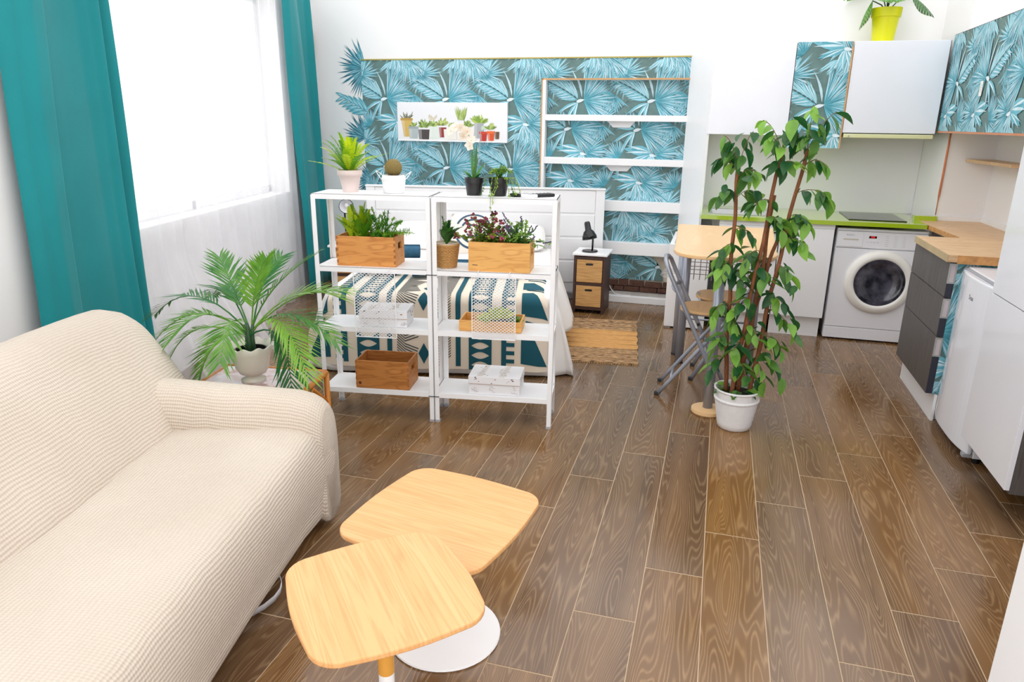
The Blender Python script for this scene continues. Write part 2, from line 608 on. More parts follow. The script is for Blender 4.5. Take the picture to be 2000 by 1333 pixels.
# leaves cut out beyond the left edge of the paper
rg = random.Random(5)
EX = []
def exfan(x, y, a0, a1, n, l0, l1):
    pts = [(x, y)]
    for i in range(13):
        a = math.radians(a0 + (a1 - a0) * i / 12)
        pts.append((x + l0 * .72 * math.cos(a), y + l0 * .72 * math.sin(a)))
    EX.append((pts, mixc(TEAL, CYAN, .45)))
    for i in range(n):
        a = math.radians(a0 + (a1 - a0) * (i + .5) / n) + rg.uniform(-.03, .03)
        ln = rg.uniform(l0, l1)
        EX.append(lens(x, y, a, ln, 0.017, mixc(C(36, 92, 112), TEAL, rg.random()), rg.uniform(-.05, .05)))
        EX.append(lens(x, y, a, ln * .8, 0.006, mixc(CYAN, PALE, rg.random()), rg.uniform(-.05, .05)))
exfan(-3.15, 1.96, 100, 262, 30, 0.2, 0.29)
exfan(-3.17, 1.36, 92, 205, 22, 0.17, 0.26)
exfan(-3.12, 0.98, 120, 240, 16, 0.15, 0.2)
for i in range(6):
    t = i / 6
    x, y = -3.14 - .28 * t, 1.58 + .16 * t
    for a, ln in ((120 + 6 * i, .17 * (1 - .5 * t)), (178 + 4 * i, .17 * (1 - .45 * t))):
        EX.append(lens(x, y, math.radians(a), ln, .045 * (1 - .4 * t), mixc(TEAL, CYAN, .6), .08))
        EX.append(lens(x, y, math.radians(a + 3), ln * .9, .011, mixc(CYAN, PALE, .7), .08))
        EX.append(lens(x, y, math.radians(a - 6), ln * .85, .008, PALE, .08))
mb = wallpaper([(-3.19, NX0, 0.3, 2.028), (NX0, NX1, NZ + .01, 2.028)], (-2.962, 1.704), lambda x, z, d: (x, 6.199 - d, z), EX)
o = ob('palm_wallpaper', mb, PAPER)
tag(o, 'teal palm-leaf wallpaper on the back wall above the bed', 'wallpaper')

# gold trim along its upper edge, wooden edge round the niche
GOLD = plain('gold trim', C(176, 160, 84), 0.35, metal=0.3)
OAKT = plain('raw wood edge', C(206, 156, 104), 0.5, var=0.1, scale=20)
struct(ob('trim_1', MB().box(-3.19, NX1, 6.19, 6.2, 2.026, 2.036), GOLD))
mb = MB().box(NX0 - .006, NX0 + .006, 6.186, 6.2, .2, NZ + .012).box(NX0, NX1, 6.186, 6.2, NZ, NZ + .012)
struct(ob('trim_2', mb, OAKT))
mb = MB().box(NX0 + .006, NX0 + .032, 6.186, 6.36, 0, NZ)
struct(ob('trim_3', mb, WHITE))

# ---- niche shelving with wallpapered fronts
sh = thing('niche_shelving', 'white built-in niche shelves with palm-leaf papered fronts beside the kitchen', 'shelving', (0, 0, 0))
lv = [(1.533, 1.582), (1.176, 1.231), (0.794, 0.881), (0.421, 0.529)]
for a, b2 in lv:
    ob('shelf_board', MB().box(NX0 + .032, NX1, 6.188, 6.36, a, b2), WHITE, sh, bevel=0.003)
top = NZ
for i, (a, b2) in enumerate(lv):
    z0, z1 = b2, top
    ox = (-1.18 - .1 * i, 1.70 - .23 * i)
    mb = wallpaper([(NX0 + .035, NX1, z0, z1)], ox, lambda x, z, d: (x, 6.262 - d, z))
    p = ob('papered_front', mb, PAPER, sh)
    if i in (1, 2):
        zt = top
        mb = MB().prism_xz([(-.955, zt), (-.72, zt), (-.765, zt - .05), (-.905, zt - .05)], 6.246, 6.2545)
        ob('finger_pull', mb, plain('pale plastic', C(232, 232, 234), .4), sh)
    top = a
# lowest bay: arched paper, bare plaster, broken bricks and a white strip on the floor
PLAST = plain('bare plaster', C(214, 204, 186), 0.9, var=0.12, scale=10, bump=0.4, bscale=30)
ob('plaster_back', MB().box(NX0 + .03, NX1, 6.30, 6.36, 0, .421), PLAST, sh)
ap = [(-1.45, .19), (-.40, .19)] + [(-.40 - .22 * (1 - math.cos(t * PI / 2 / 8)), .19 + .235 * math.sin(t * PI / 2 / 8)) for t in range(1, 9)] + [(-1.45, .42)]
mb = MB()
mb.poly([(x, 6.285, z) for x, z in ap], BG)
def inside(q):
    return [(p[0], min(p[1], .421 if p[0] < -.62 else .19 + .235 * math.sqrt(max(0, 1 - ((p[0] + .62) / .22) ** 2)))) for p in q]
for i in range(-1, 3):
    for j in range(-1, 2):
        for k, (pts, col) in enumerate(MOTIF):
            q = clip_poly([(p[0] - 1.02 + i * PX, p[1] + .32 + j * PZ) for p in pts], -1.45, -.405, .19, .421)
            if q:
                d = 4e-4 + k * 8e-6
                mb.poly([(x, 6.285 - d, z) for x, z in inside(q)], col)
ob('papered_arch', mb, PAPER, sh)
BRK = plain('old brown brick', C(92, 62, 50), 0.9, var=0.3, scale=25, bump=0.6, bscale=60)
rg = random.Random(3)
x = -1.42
while x < -.36:
    wd = rg.uniform(.09, .16)
    ob('brick', MB().box(x, x + wd - .008, 6.225 + rg.uniform(0, .02), 6.3, .085 + rg.uniform(0, .012), .13), BRK, sh, bevel=.003)
    ob('brick', MB().box(x + .04, min(x + .04 + wd - .012, -.35), 6.235 + rg.uniform(0, .02), 6.3, .134, .17 + rg.uniform(0, .02)), BRK, sh, bevel=.003)
    x += wd
ob('ledge', MB().box(NX0 + .03, NX1, 6.2, 6.3, .0, .083), plain('rough ledge', C(176, 170, 164), .9, var=.15, scale=12), sh)
struct(ob('baseboard_back', MB().box(-1.6, -.33, 6.15, 6.2, 0, .062), WHITE, bevel=.006))
# diagonal filler between niche and wall cabinets
mb = MB().prism([(-.305, 6.2), (-.128, 5.855), (-.11, 5.86), (-.11, 6.2)], .66, 2.11)
o = ob('filler_panel', mb, WHITE); tag(o, 'tall white filler panel between the niche shelves and the wall cabinets', 'panel')

# ---- canvas picture of potted succulents
cv = thing('canvas_picture', 'wide white canvas print of potted succulents on the papered wall', 'picture', (-2.325, 6.2, 1.507))
ob('canvas', MB().box(-.515, .515, -.03, 0, -.166, .166), plain('white canvas', C(240, 240, 243), .8, var=.01), cv, bevel=.003)
mb = MB()
kk = [0]
def pp(pts, col):
    kk[0] += 1
    mb.poly([(x, -.0306 - kk[0] * 1.2e-5, z) for x, z in pts], col)
pp([(-.515, -.166), (.515, -.166), (.515, -.15), (-.515, -.15)], C(250, 250, 250))
rg = random.Random(9)
def pot(x, w0, w1, z0, z1, col, band=None):
    pp([(x - w1 / 2, z0), (x + w1 / 2, z0), (x + w0 / 2, z1), (x - w0 / 2, z1)], col)
    pp([(x - w1 / 2, z0), (x - w1 / 2 + w1 * .3, z0), (x - w0 / 2 + w0 * .3, z1), (x - w0 / 2, z1)], mixc(col, (1, 1, 1), .18))
    if band:
        pp([(x - w0 / 2 - .004, z1 - .02), (x + w0 / 2 + .004, z1 - .02), (x + w0 / 2 + .004, z1), (x - w0 / 2 - .004, z1)], band)
def tuft(x, z, n, ln, w, c1, c2, spread=80):
    for i in range(n):
        a = math.radians(90 + rg.uniform(-spread, spread))
        q, c = lens(x + rg.uniform(-.5, .5) * ln * .6, z - .005, a, ln * rg.uniform(.55, 1), w, mixc(c1, c2, rg.random()))
        pp(q, c)
GR1, GR2 = C(84, 120, 52), C(196, 214, 120)
tuft(-.425, .02, 20, .085, .01, C(96, 96, 84), C(150, 150, 120), 60); pot(-.425, .11, .06, -.13, .03, C(214, 178, 96), C(190, 150, 70))
tuft(-.18, .02, 12, .06, .02, C(206, 198, 176), C(226, 216, 196), 50)
tuft(-.17, -.03, 24, .06, .02, GR1, GR2); pot(-.165, .1, .09, -.145, -.04, C(226, 234, 226))
tuft(-.36, -.035, 24, .05, .014, GR1, GR2); pot(-.36, .09, .08, -.145, -.04, C(178, 188, 190), C(160, 170, 175))
tuft(-.26, -.04, 26, .075, .02, GR1, GR2); pot(-.26, .11, .095, -.15, -.065, C(74, 66, 66))
tuft(-.085, -.02, 22, .07, .02, C(96, 90, 50), GR2); pot(-.08, .07, .055, -.13, -.045, C(150, 50, 46))
tuft(.1, .02, 26, .13, .009, C(110, 140, 60), C(190, 210, 120), 22)
tuft(.02, -.04, 26, .05, .02, GR1, GR2); pot(-.01, .12, .11, -.15, -.06, C(238, 234, 226))
tuft(.15, -.03, 40, .06, .018, GR1, GR2); pot(.15, .19, .18, -.148, -.055, C(240, 236, 228))
tuft(.26, .0, 40, .085, .018, C(110, 150, 50), C(206, 224, 110)); pot(.26, .08, .1, -.13, -.005, C(170, 172, 178))
tuft(.3, -.05, 18, .035, .02, C(150, 180, 150), C(210, 225, 205)); pot(.3, .07, .055, -.155, -.075, C(188, 50, 36), C(206, 70, 50))
tuft(.375, -.05, 26, .06, .014, GR1, GR2); pot(.37, .065, .05, -.15, -.07, C(220, 84, 30), C(232, 110, 50))
pot(.425, .045, .035, -.135, -.075, C(104, 78, 56))
ob('print', mb, INK, cv)

# small brown frame on the wall behind the right-hand curtain
o = ob('wall_picture', MB().box(-3.72, -3.655, 6.17, 6.2, 2.04, 2.26), wood('brown frame wood', C(120, 84, 50), C(140, 100, 60), C(90, 60, 36), rough=.5)[0], bevel=.004)
tag(o, 'small brown wooden frame on the back wall behind the teal curtain', 'frame')

# ================================================================== CURTAINS (in the left wall's frame)
def fabric(name, col, rough=.8, trans=.0, transp=.0, weave=900):
    m, nt, b = newmat(name)
    tc = N(nt, 'ShaderNodeTexCoord')
    no = N(nt, 'ShaderNodeTexNoise', i_Scale=3.0, i_Detail=3.0)
    L(nt, tc.outputs['Object'], no.inputs['Vector'])
    c = ramp(nt, no.outputs['Fac'], [(.3, tuple(x * .93 for x in col[:3]) + (1,)), (.7, tuple(min(1, x * 1.05) for x in col[:3]) + (1,))])
    L(nt, c, b.inputs['Base Color'])
    b.inputs['Roughness'].default_value = rough
    b.inputs['Sheen Weight'].default_value = .15
    n2 = N(nt, 'ShaderNodeTexNoise', i_Scale=weave, i_Detail=1.0)
    L(nt, tc.outputs['Object'], n2.inputs['Vector'])
    bp = N(nt, 'ShaderNodeBump', i_Strength=.15, i_Distance=.001)
    L(nt, n2.outputs['Fac'], bp.inputs['Height']); L(nt, bp.outputs[0], b.inputs['Normal'])
    sh = b.outputs[0]
    if trans:
        t = N(nt, 'ShaderNodeBsdfTranslucent'); L(nt, c, t.inputs[0])
        mx = N(nt, 'ShaderNodeMixShader'); mx.inputs[0].default_value = trans
        L(nt, sh, mx.inputs[1]); L(nt, t.outputs[0], mx.inputs[2]); sh = mx.outputs[0]
    if transp:
        t = N(nt, 'ShaderNodeBsdfTransparent')
        mx = N(nt, 'ShaderNodeMixShader'); mx.inputs[0].default_value = transp
        L(nt, sh, mx.inputs[1]); L(nt, t.outputs[0], mx.inputs[2]); sh = mx.outputs[0]
    L(nt, sh, nt.nodes['Material Output'].inputs[0])
    return m
TEALF = fabric('teal curtain cloth', C(0, 140, 146), .75, trans=.12)
SHEER = fabric('white sheer voile', C(246, 246, 250), .8, trans=.5, transp=.6)

def curtain(name, label, xa, xb, xa0, xb0, knots, off, ztop, zbot, mat, amp):
    """knots: (position 0..1 across, depth) of the folds; xa..xb at the top, xa0..xb0 at the bottom"""
    def depth(t):
        for (t0, d0), (t1, d1) in zip(knots, knots[1:]):
            if t <= t1:
                s = (t - t0) / (t1 - t0)
                s = s * s * (3 - 2 * s)
                return d0 + (d1 - d0) * s
        return knots[-1][1]
    def fn(a, b2):
        z = ztop + (zbot - ztop) * b2
        x0 = xa + (xa0 - xa) * b2; x1 = xb + (xb0 - xb) * b2
        return (x0 + (x1 - x0) * a + .006 * math.sin(9 * b2 + 5 * a), off + amp * depth(a) * (.85 + .3 * b2) + .01 * math.sin(6 * b2 + 9 * a), z)
    mb = MB().grid(fn, 90, 24)
    o = ob(name, mb, mat, smooth=True)
    o.matrix_world = wl
    s = o.modifiers.new('thickness', 'SOLIDIFY'); s.thickness = .003
    return o
o = curtain('teal_curtain', '', 3.17, 3.84, 3.16, 4.02, [(0, .1), (.06, .75), (.12, .2), (.18, .85), (.24, .45), (.33, .15), (.55, .0), (.7, .1), (.76, .95), (.84, 1.0), (.93, .55), (1, .0)], .06, 2.58, .015, TEALF, .075)
tag(o, 'wide teal curtain hanging left of the window behind the sofa', 'curtain', 'teal window curtains')
o = curtain('teal_curtain', '', .2, .85, .03, .70, [(0, .1), (.1, .8), (.2, .2), (.42, .15), (.5, .55), (.58, .9), (.75, 1), (.9, .9), (1, .4)], .06, 2.58, .015, TEALF, .075)
tag(o, 'narrow teal curtain hanging right of the window beside the bed', 'curtain', 'teal window curtains')
def sheerfn(a, b2):
    x = .55 + 2.85 * a
    z = 2.56 - 2.545 * b2
    f = .018 * math.sin(x * 26) + .012 * math.sin(x * 43 + 1) + .008 * math.sin(x * 71)
    fl = 0
    if z < .75:
        q = ((.75 - z) / .75) ** 1.6
        bell = math.exp(-((x - 2.45) / .62) ** 2)
        fl = .40 * q * bell
        x += .1 * q * bell
    return (x, .035 + f * (.6 + .6 * b2) + fl + (.25 * f * b2), z)
o = ob('sheer_curtain', MB().grid(sheerfn, 220, 40), SHEER, smooth=True); o.matrix_world = wl
tag(o, 'white translucent sheer curtain across the window, pooling on the floor', 'curtain')
rd = thing('curtain_rod', 'white curtain rod above the window carrying the teal curtains', 'curtain rod'); rd.matrix_world = wl
ob('rod', MB().tube([(-.05, .08, 2.6), (4.2, .08, 2.6)], .014, 10), WHITE, rd, smooth=True)
for x in (.0, 2.1, 4.15):
    ob('bracket', MB().box(x - .012, x + .012, 0, .09, 2.585, 2.6), WHITE, rd)

# ================================================================== SOFA
m_, nt, b = newmat('beige waffle slipcover')
SOFA = m_
uvn = N(nt, 'ShaderNodeUVMap', uv_map='UVMap')
sx = N(nt, 'ShaderNodeSeparateXYZ'); L(nt, uvn.outputs[0], sx.inputs[0])
nw = N(nt, 'ShaderNodeTexNoise', i_Scale=5.0, i_Detail=2.0); L(nt, uvn.outputs[0], nw.inputs['Vector'])
wob = math_(nt, 'MULTIPLY_ADD', nw.outputs['Fac'], .03, -.015)
su = math_(nt, 'SINE', math_(nt, 'MULTIPLY', math_(nt, 'ADD', sx.outputs[0], wob), 6.283 / .0125))
sv = math_(nt, 'SINE', math_(nt, 'MULTIPLY', math_(nt, 'ADD', sx.outputs[1], wob), 6.283 / .0085))
hh = math_(nt, 'ADD', math_(nt, 'MULTIPLY', su, .65), math_(nt, 'MULTIPLY', sv, .35))
n3 = N(nt, 'ShaderNodeTexNoise', i_Scale=2.2, i_Detail=4.0); L(nt, uvn.outputs[0], n3.inputs['Vector'])
cc = ramp(nt, n3.outputs['Fac'], [(.3, C(207, 194, 179)), (.7, C(218, 206, 192))])
mxx = N(nt, 'ShaderNodeMix', data_type='RGBA', blend_type='MULTIPLY')
L(nt, math_(nt, 'MULTIPLY_ADD', hh, -.12, .12), mxx.inputs[0])
L(nt, cc, mxx.inputs[6]); mxx.inputs[7].default_value = C(184, 162, 138)
L(nt, mxx.outputs[2], b.inputs['Base Color'])
b.inputs['Roughness'].default_value = .9
b.inputs['Sheen Weight'].default_value = .2
bp = N(nt, 'ShaderNodeBump', i_Strength=.5, i_Distance=.004); L(nt, hh, bp.inputs['Height']); L(nt, bp.outputs[0], b.inputs['Normal'])

def loft(sections, uv0=0.0, cap=True):
    """closed loops; uv = arc length round the loop, distance between loops"""
    mb = MB()
    n = len(sections[0])
    vs = [p for s in sections for p in s]
    fs, uvs = [], []
    dist = [uv0]
    for a, b2 in zip(sections, sections[1:]):
        dist.append(dist[-1] + max(.004, (Vector(a[2]) - Vector(b2[2])).length))
    ref = sections[len(sections) // 2]
    arc = [0]
    for k in range(n):
        arc.append(arc[-1] + (Vector(ref[(k + 1) % n]) - Vector(ref[k])).length)
    for i in range(len(sections) - 1):
        for k in range(n):
            fs.append((i * n + k, i * n + (k + 1) % n, (i + 1) * n + (k + 1) % n, (i + 1) * n + k))
            uvs.append([(arc[k], dist[i]), (arc[k + 1], dist[i]), (arc[k + 1], dist[i + 1]), (arc[k], dist[i + 1])])
    if cap:
        for i, rev in ((0, True), (len(sections) - 1, False)):
            f = tuple(i * n + k for k in range(n))
            if rev:
                f = f[::-1]
            fs.append(f)
            uvs.append([(vs[j][1] + vs[j][0], vs[j][2]) for j in f])
    mb.add(vs, fs, uvs)
    return mb

def smooth_loop(pts, sub=3):
    """Catmull-Rom through a closed 2d loop"""
    out = []
    n = len(pts)
    for i in range(n):
        p0, p1, p2, p3 = (Vector(pts[(i + k) % n]) for k in (-1, 0, 1, 2))
        for j in range(sub):
            t = j / sub
            out.append(tuple(.5 * ((2 * p1) + (p2 - p0) * t + (2 * p0 - 5 * p1 + 4 * p2 - p3) * t * t + (3 * p1 - p0 - 3 * p2 + p3) * t ** 3)))
    return out

sofa = thing('sofa', 'beige two-seater sofa with a stretchy waffle slipcover and low arms', 'sofa', (-1.28, 2.30, 0), -math.radians(78.5))
SL = 1.98
seat_p = smooth_loop([(.12, .06), (.09, .16), (.075, .28), (.088, .385), (.135, .43), (.25, .442), (.42, .436), (.62, .415), (.74, .37), (.76, .2), (.72, .08), (.35, .06)])
secs = []
for s in (.03, .06, .1, .2, .35, .55, .8, 1.05, 1.3, 1.55, 1.75, 1.86, 1.92, 1.95):
    e = min(s - .0, SL - s)
    k = 1 - .5 * max(0, 1 - e / .14) ** 2
    hem = -.045 * math.exp(-((s - .1) / .16) ** 2) + .035 * math.exp(-((s - .75) / .4) ** 2)
    bul = .012 * math.exp(-((s - .1) / .13) ** 2)
    loop = []
    for t, z in seat_p:
        zz = z
        if z < .2:
            zz = z + hem * (1 - z / .2) * 1.0
        tt = .36 + (t - .36) * (.93 + .07 * k)
        if t < .16:
            tt -= bul * math.sin(min(1, z / .4) * PI)
        zz += .004 * math.sin(7 * s + 9 * t)
        if z > .3:
            zz -= (1 - k) * .06
        loop.append((s, -tt, zz))
    secs.append(loop)
ob('seat', loft(secs), SOFA, sofa, smooth=True)
back_p = smooth_loop([(.60, .34), (.625, .44), (.70, .575), (.79, .70), (.87, .79), (.955, .825), (1.04, .78), (1.06, .6), (1.02, .3), (.98, .07), (.78, .07), (.66, .2)])
secs = []
for s in (-.085, -.075, -.04, .03, .12, .22, .38, .6, .9, 1.2, 1.5, 1.75, 1.88, 1.96, 2.0):
    e = min(s + .095, SL + .04 - s)
    q = max(0, 1 - e / .16)
    k = math.sqrt(max(.05, 1 - q * q * .95))
    loop = []
    for t, z in back_p:
        tt = .84 + (t - .84) * (.55 + .45 * k)
        zz = .3 + (z - .3) * (.78 + .22 * k) if z > .3 else z
        zz += .006 * math.sin(5 * s + 6 * t)
        loop.append((s, -tt, zz))
    secs.append(loop)
ob('backrest', loft(secs, .3), SOFA, sofa, smooth=True)
arm_p = smooth_loop([(.005, .06), (-.012, .2), (-.015, .36), (.005, .47), (.05, .535), (.11, .55), (.17, .525), (.205, .455), (.21, .37), (.2, .2), (.19, .06)])
for mirror in (False, True):
    secs = []
    for t in (.07, .08, .10, .13, .18, .26, .35, .5, .65, .8, .95, 1.0):
        q = max(0, 1 - (t - .07) / .13)
        k = math.sqrt(max(.08, 1 - q * q * .9))
        rise = .03 * max(0, (t - .2) / .6)
        loop = []
        for s, z in arm_p:
            ss = .1 + (s - .1) * (.6 + .4 * k)
            zz = .12 + (z - .12) * (.78 + .22 * k) + (rise if z > .3 else 0) - (.02 if z < .1 and t < .1 else 0)
            if mirror:
                ss = SL - ss
            loop.append((ss, -t, zz))
        if mirror:
            loop = loop[::-1]
        secs.append(loop)
    ob('arm', loft(secs, .7), SOFA, sofa, smooth=True)
mb = MB().box(.12, 1.86, -.72, -.3, .03, .12)
ob('base_frame', mb, plain('dark sofa frame', C(40, 34, 30), .7), sofa)
for x in (.15, 1.8):
    for y in (-.34, -.9):
        ob('foot', MB().lathe([(.018, 0), (.024, .07)], 12, (x, y, 0)), DARK, sofa)
# loose tie strap hanging from the cover
pts = [(.56, -.19, .12), (.535, -.15, .075), (.54, -.11, .045), (.575, -.095, .025), (.64, -.12, .008), (.72, -.2, .004)]
mb = MB()
vs = []
for p in pts:
    vs += [(p[0], p[1], p[2]), (p[0] + .012, p[1] + .006, p[2] + .03)]
mb.add(vs, [(2 * i, 2 * i + 2, 2 * i + 3, 2 * i + 1) for i in range(len(pts) - 1)])
o = ob('strap', mb, fabric('grey strap cloth', C(206, 206, 212)), sofa, smooth=True, subsurf=1, label='pale grey strap under the seat')
s_ = o.modifiers.new('thickness', 'SOLIDIFY'); s_.thickness = .0015

# ================================================================== COFFEE TABLES
OAK, nt, b = wood('light oak veneer', C(222, 166, 108), C(230, 178, 122), C(204, 144, 88), stretch=(1.0, 26, 6), scale=1.5, rough=.42, rings=7, line=.45, sharp=1.5)
ORANGE = plain('orange varnished wood', C(222, 160, 70), .35, var=.08, scale=15)
def round_square(h, r, bow, n=7):
    pts = []
    for q in range(4):
        a0 = q * PI / 2
        cx, cy = [(1, 1), (-1, 1), (-1, -1), (1, -1)][q]
        for i in range(n + 1):
            a = a0 + PI / 2 * i / n
            pts.append((cx * (h - r) + r * math.cos(a), cy * (h - r) + r * math.sin(a)))
        # bowed side towards the next corner
        a = pts[-1]
        nx = [(-1, 1), (-1, -1), (1, -1), (1, 1)][q]
        b2 = (nx[0] * (h - r) + r * math.cos(a0 + PI / 2), nx[1] * (h - r) + r * math.sin(a0 + PI / 2))
        for i in range(1, 6):
            t = i / 6
            f = bow * math.sin(PI * t)
            pts.append((a[0] + (b2[0] - a[0]) * t + math.cos(a0 + PI / 2) * f, a[1] + (b2[1] - a[1]) * t + math.sin(a0 + PI / 2) * f))
    return pts
def coffee(loc, rz, half, ztop, label, stem_split, grain):
    t = thing('coffee_table', label, 'table', loc, rz, 'pair of light oak coffee tables')
    me = MB().prism(round_square(half + .004, .07, .01), ztop - .016, ztop)
    if grain:
        me.v = [(-y, x, z) for x, y, z in me.v]
    o = ob('table_top', me, OAK, t, bevel=.004)
    if grain:
        o.rotation_euler = (0, 0, PI / 2 * 0)
    ob('stem', MB().lathe([(.019, stem_split), (.019, ztop - .016)], 20), ORANGE, t, smooth=False)
    ob('lower_stem', MB().lathe([(.0185, .012), (.0185, stem_split)], 20), WPOWDER, t, label='white lower half of the stem')
    ob('mounting_plate', MB().lathe([(.07, ztop - .022), (.07, ztop - .0155)], 20), WPOWDER, t)
    ob('base', MB().lathe([(.168, 0), (.172, .004), (.17, .009), (.03, .012)], 48), WPOWDER, t, label='round white metal base')
    return t
coffee((-.689, 1.722, 0), math.radians(-10), .226, .42, 'larger, lower light oak coffee table with a round white base', .2, False)
coffee((-.652, 1.252, 0), math.radians(-48), .190, .50, 'smaller, taller light oak coffee table overlapping the larger one', .268, False)

# ================================================================== BAMBOO SIDE TABLE
BAM = plain('amber bamboo', C(206, 128, 44), .35, var=.15, scale=18)
st = thing('side_table', 'amber bamboo side table with a pinkish marbled top behind the sofa arm', 'table', (-1.84, 2.50, 0), math.radians(8))
TW, TD, TZ = .235, .155, .425
for a, b2 in (((-TW, -TD), (TW, -TD)), ((TW, -TD), (TW, TD)), ((TW, TD), (-TW, TD)), ((-TW, TD), (-TW, -TD))):
    ob('rail', MB().tube([(a[0], a[1], TZ), (b2[0], b2[1], TZ)], .013, 10), BAM, st, smooth=True)
    ob('rail', MB().tube([(a[0], a[1], .14), (b2[0], b2[1], .14)], .009, 8), BAM, st, smooth=True)
for x in (-TW, TW):
    for y in (-TD, TD):
        ob('leg', MB().tube([(x, y, .0), (x, y, .2), (x, y, TZ)], .013, 10), BAM, st, smooth=True)
    ob('brace', MB().tube([(x, -TD, .28), (x, 0, TZ - .02)], .008, 8), BAM, st, smooth=True)
    ob('brace', MB().tube([(x, TD, .28), (x, 0, TZ - .02)], .008, 8), BAM, st, smooth=True)
m_, nt, b = newmat('pink marbled glass top')
tc = N(nt, 'ShaderNodeTexCoord'); no = N(nt, 'ShaderNodeTexNoise', i_Scale=9.0, i_Detail=6.0, i_Distortion=1.5)
L(nt, tc.outputs['Object'], no.inputs['Vector'])
L(nt, ramp(nt, no.outputs['Fac'], [(.3, C(170, 120, 104)), (.5, C(206, 176, 176)), (.7, C(210, 208, 224))]), b.inputs['Base Color'])
b.inputs['Roughness'].default_value = .08
ob('table_top', MB().box(-TW, TW, -TD, TD, TZ - .004, TZ + .008), m_, st)

# ================================================================== leaf helpers
def add_leaflet(mb, p, d, up, ln, w, droop):
    d = d.normalized()
    sd = d.cross(up)
    if sd.length < 1e-4:
        sd = Vector((1, 0, 0))
    sd.normalize()
    g = Vector((0, 0, -1))
    a = p + d * ln * .45 + g * droop * ln * .2
    t = p + d * ln + g * droop * ln
    mb.add([p - sd * w * .25, p + sd * w * .25, a + sd * w * .5, a - sd * w * .5, t], [(0, 1, 2, 3), (3, 2, 4)])

def frond(p0, p1, p2, n, ln, w, droop=.2, r=.004, start=.18, ang=55, tipscale=.45, twist=0.0, seed=0):
    rg = random.Random(seed)
    mb = MB()
    p0, p1, p2 = Vector(p0), Vector(p1), Vector(p2)
    k = 10
    pts = [bez(p0, p1, p2, i / k) for i in range(k + 1)]
    mb.tube(pts, [r * (1 - .75 * i / k) for i in range(k + 1)], 5)
    for i in range(n):
        t = start + (1 - start) * (i + .5) / n
        p = bez(p0, p1, p2, t)
        d = (bez(p0, p1, p2, min(1, t + .01)) - bez(p0, p1, p2, t - .01)).normalized()
        sd = d.cross(Vector((0, 0, 1)))
        if sd.length < 1e-3:
            sd = Vector((1, 0, 0))
        sd.normalize()
        up = sd.cross(d)
        sc = min(1, .45 + 2.2 * (t - start)) * (1 - (1 - tipscale) * max(0, (t - .55) / .45))
        for s in (-1, 1):
            a = math.radians(ang * (1 - .35 * t) + rg.uniform(-6, 6))
            dd = d * math.cos(a) + sd * (s * math.sin(a)) + up * (.18 + twist * s + rg.uniform(-.06, .06))
            add_leaflet(mb, p, dd, up, ln * sc * rg.uniform(.9, 1.08), w, droop * rg.uniform(.7, 1.3))
    return mb

PALM = leafmat('palm green', C(48, 120, 60), C(140, 190, 70), .4, .35)
PSTEM = plain('dark green stem', C(48, 84, 52), .5)
# ---- palm in a scalloped white urn
CREAM = plain('off-white glazed urn', C(226, 220, 208), .25, var=.03)
pl = thing('potted_palm', 'bushy palm in a scalloped off-white urn on the bamboo side table', 'potted plant', (-1.865, 2.49, TZ + .008))
def scal(r, z, a):
    if z > .13:
        q = (z - .13) / .03
        return r * (1 + .035 * q * math.cos(10 * a)), z + .006 * q * math.cos(10 * a)
    return r, z
prof = [(.05, 0), (.052, .006), (.03, .018), (.028, .026), (.055, .036), (.07, .06), (.078, .11), (.082, .125), (.098, .16), (.092, .162), (.074, .125), (.07, .118), (.0005, .117)]
ob('urn', MB().lathe(prof, 60, closed=True, wav=scal), CREAM, pl, smooth=True)
ob('soil', MB().lathe([(.001, .126), (.055, .124), (.074, .118)], 20, closed=True), SOIL, pl)
ob('inner_pot', MB().lathe([(.066, .12), (.068, .142), (.062, .142), (.06, .12)], 24, closed=True), DARK, pl)
for k in range(5):
    a = k * 1.256
    ob('trunk', MB().tube([(.014 * math.cos(a), .014 * math.sin(a), .11), (.012 * math.cos(a), .012 * math.sin(a), .19), (.02 * math.cos(a), .02 * math.sin(a), .25)], [.011, .009, .006], 7), PSTEM, pl, smooth=True)
FR = [((-.50, .02, .24), (-.24, .0, .48)), ((-.22, .14, .50), (-.10, .06, .40)), ((.30, .10, .56), (.06, .04, .42)), ((.44, -.04, .22), (.2, 0, .42)),
      ((-.36, -.14, -.02), (-.28, -.08, .34)), ((.26, -.12, -.06), (.24, -.04, .36)), ((-.46, -.1, .10), (-.25, -.04, .42)), ((.02, .25, .5), (0, .1, .45)),
      ((.36, -.14, .1), (.2, -.06, .44)), ((.08, -.30, .18), (.04, -.16, .42)), ((-.2, -.28, .2), (-.1, -.14, .44)), ((.34, .2, .34), (.16, .1, .46)),
      ((-.34, .22, .3), (-.18, .12, .46)), ((.13, -.03, .54), (.03, 0, .42)), ((-.14, -.16, .06), (-.1, -.1, .26)), ((.42, .1, .4), (.2, .06, .44))]
for k, (e, c) in enumerate(FR):
    ob('frond', frond((.01 * math.cos(k), .01 * math.sin(k), .2), c, e, 25, .165, .0095, .16, .0042, .3, 52, .5, 0, k), PALM, pl)

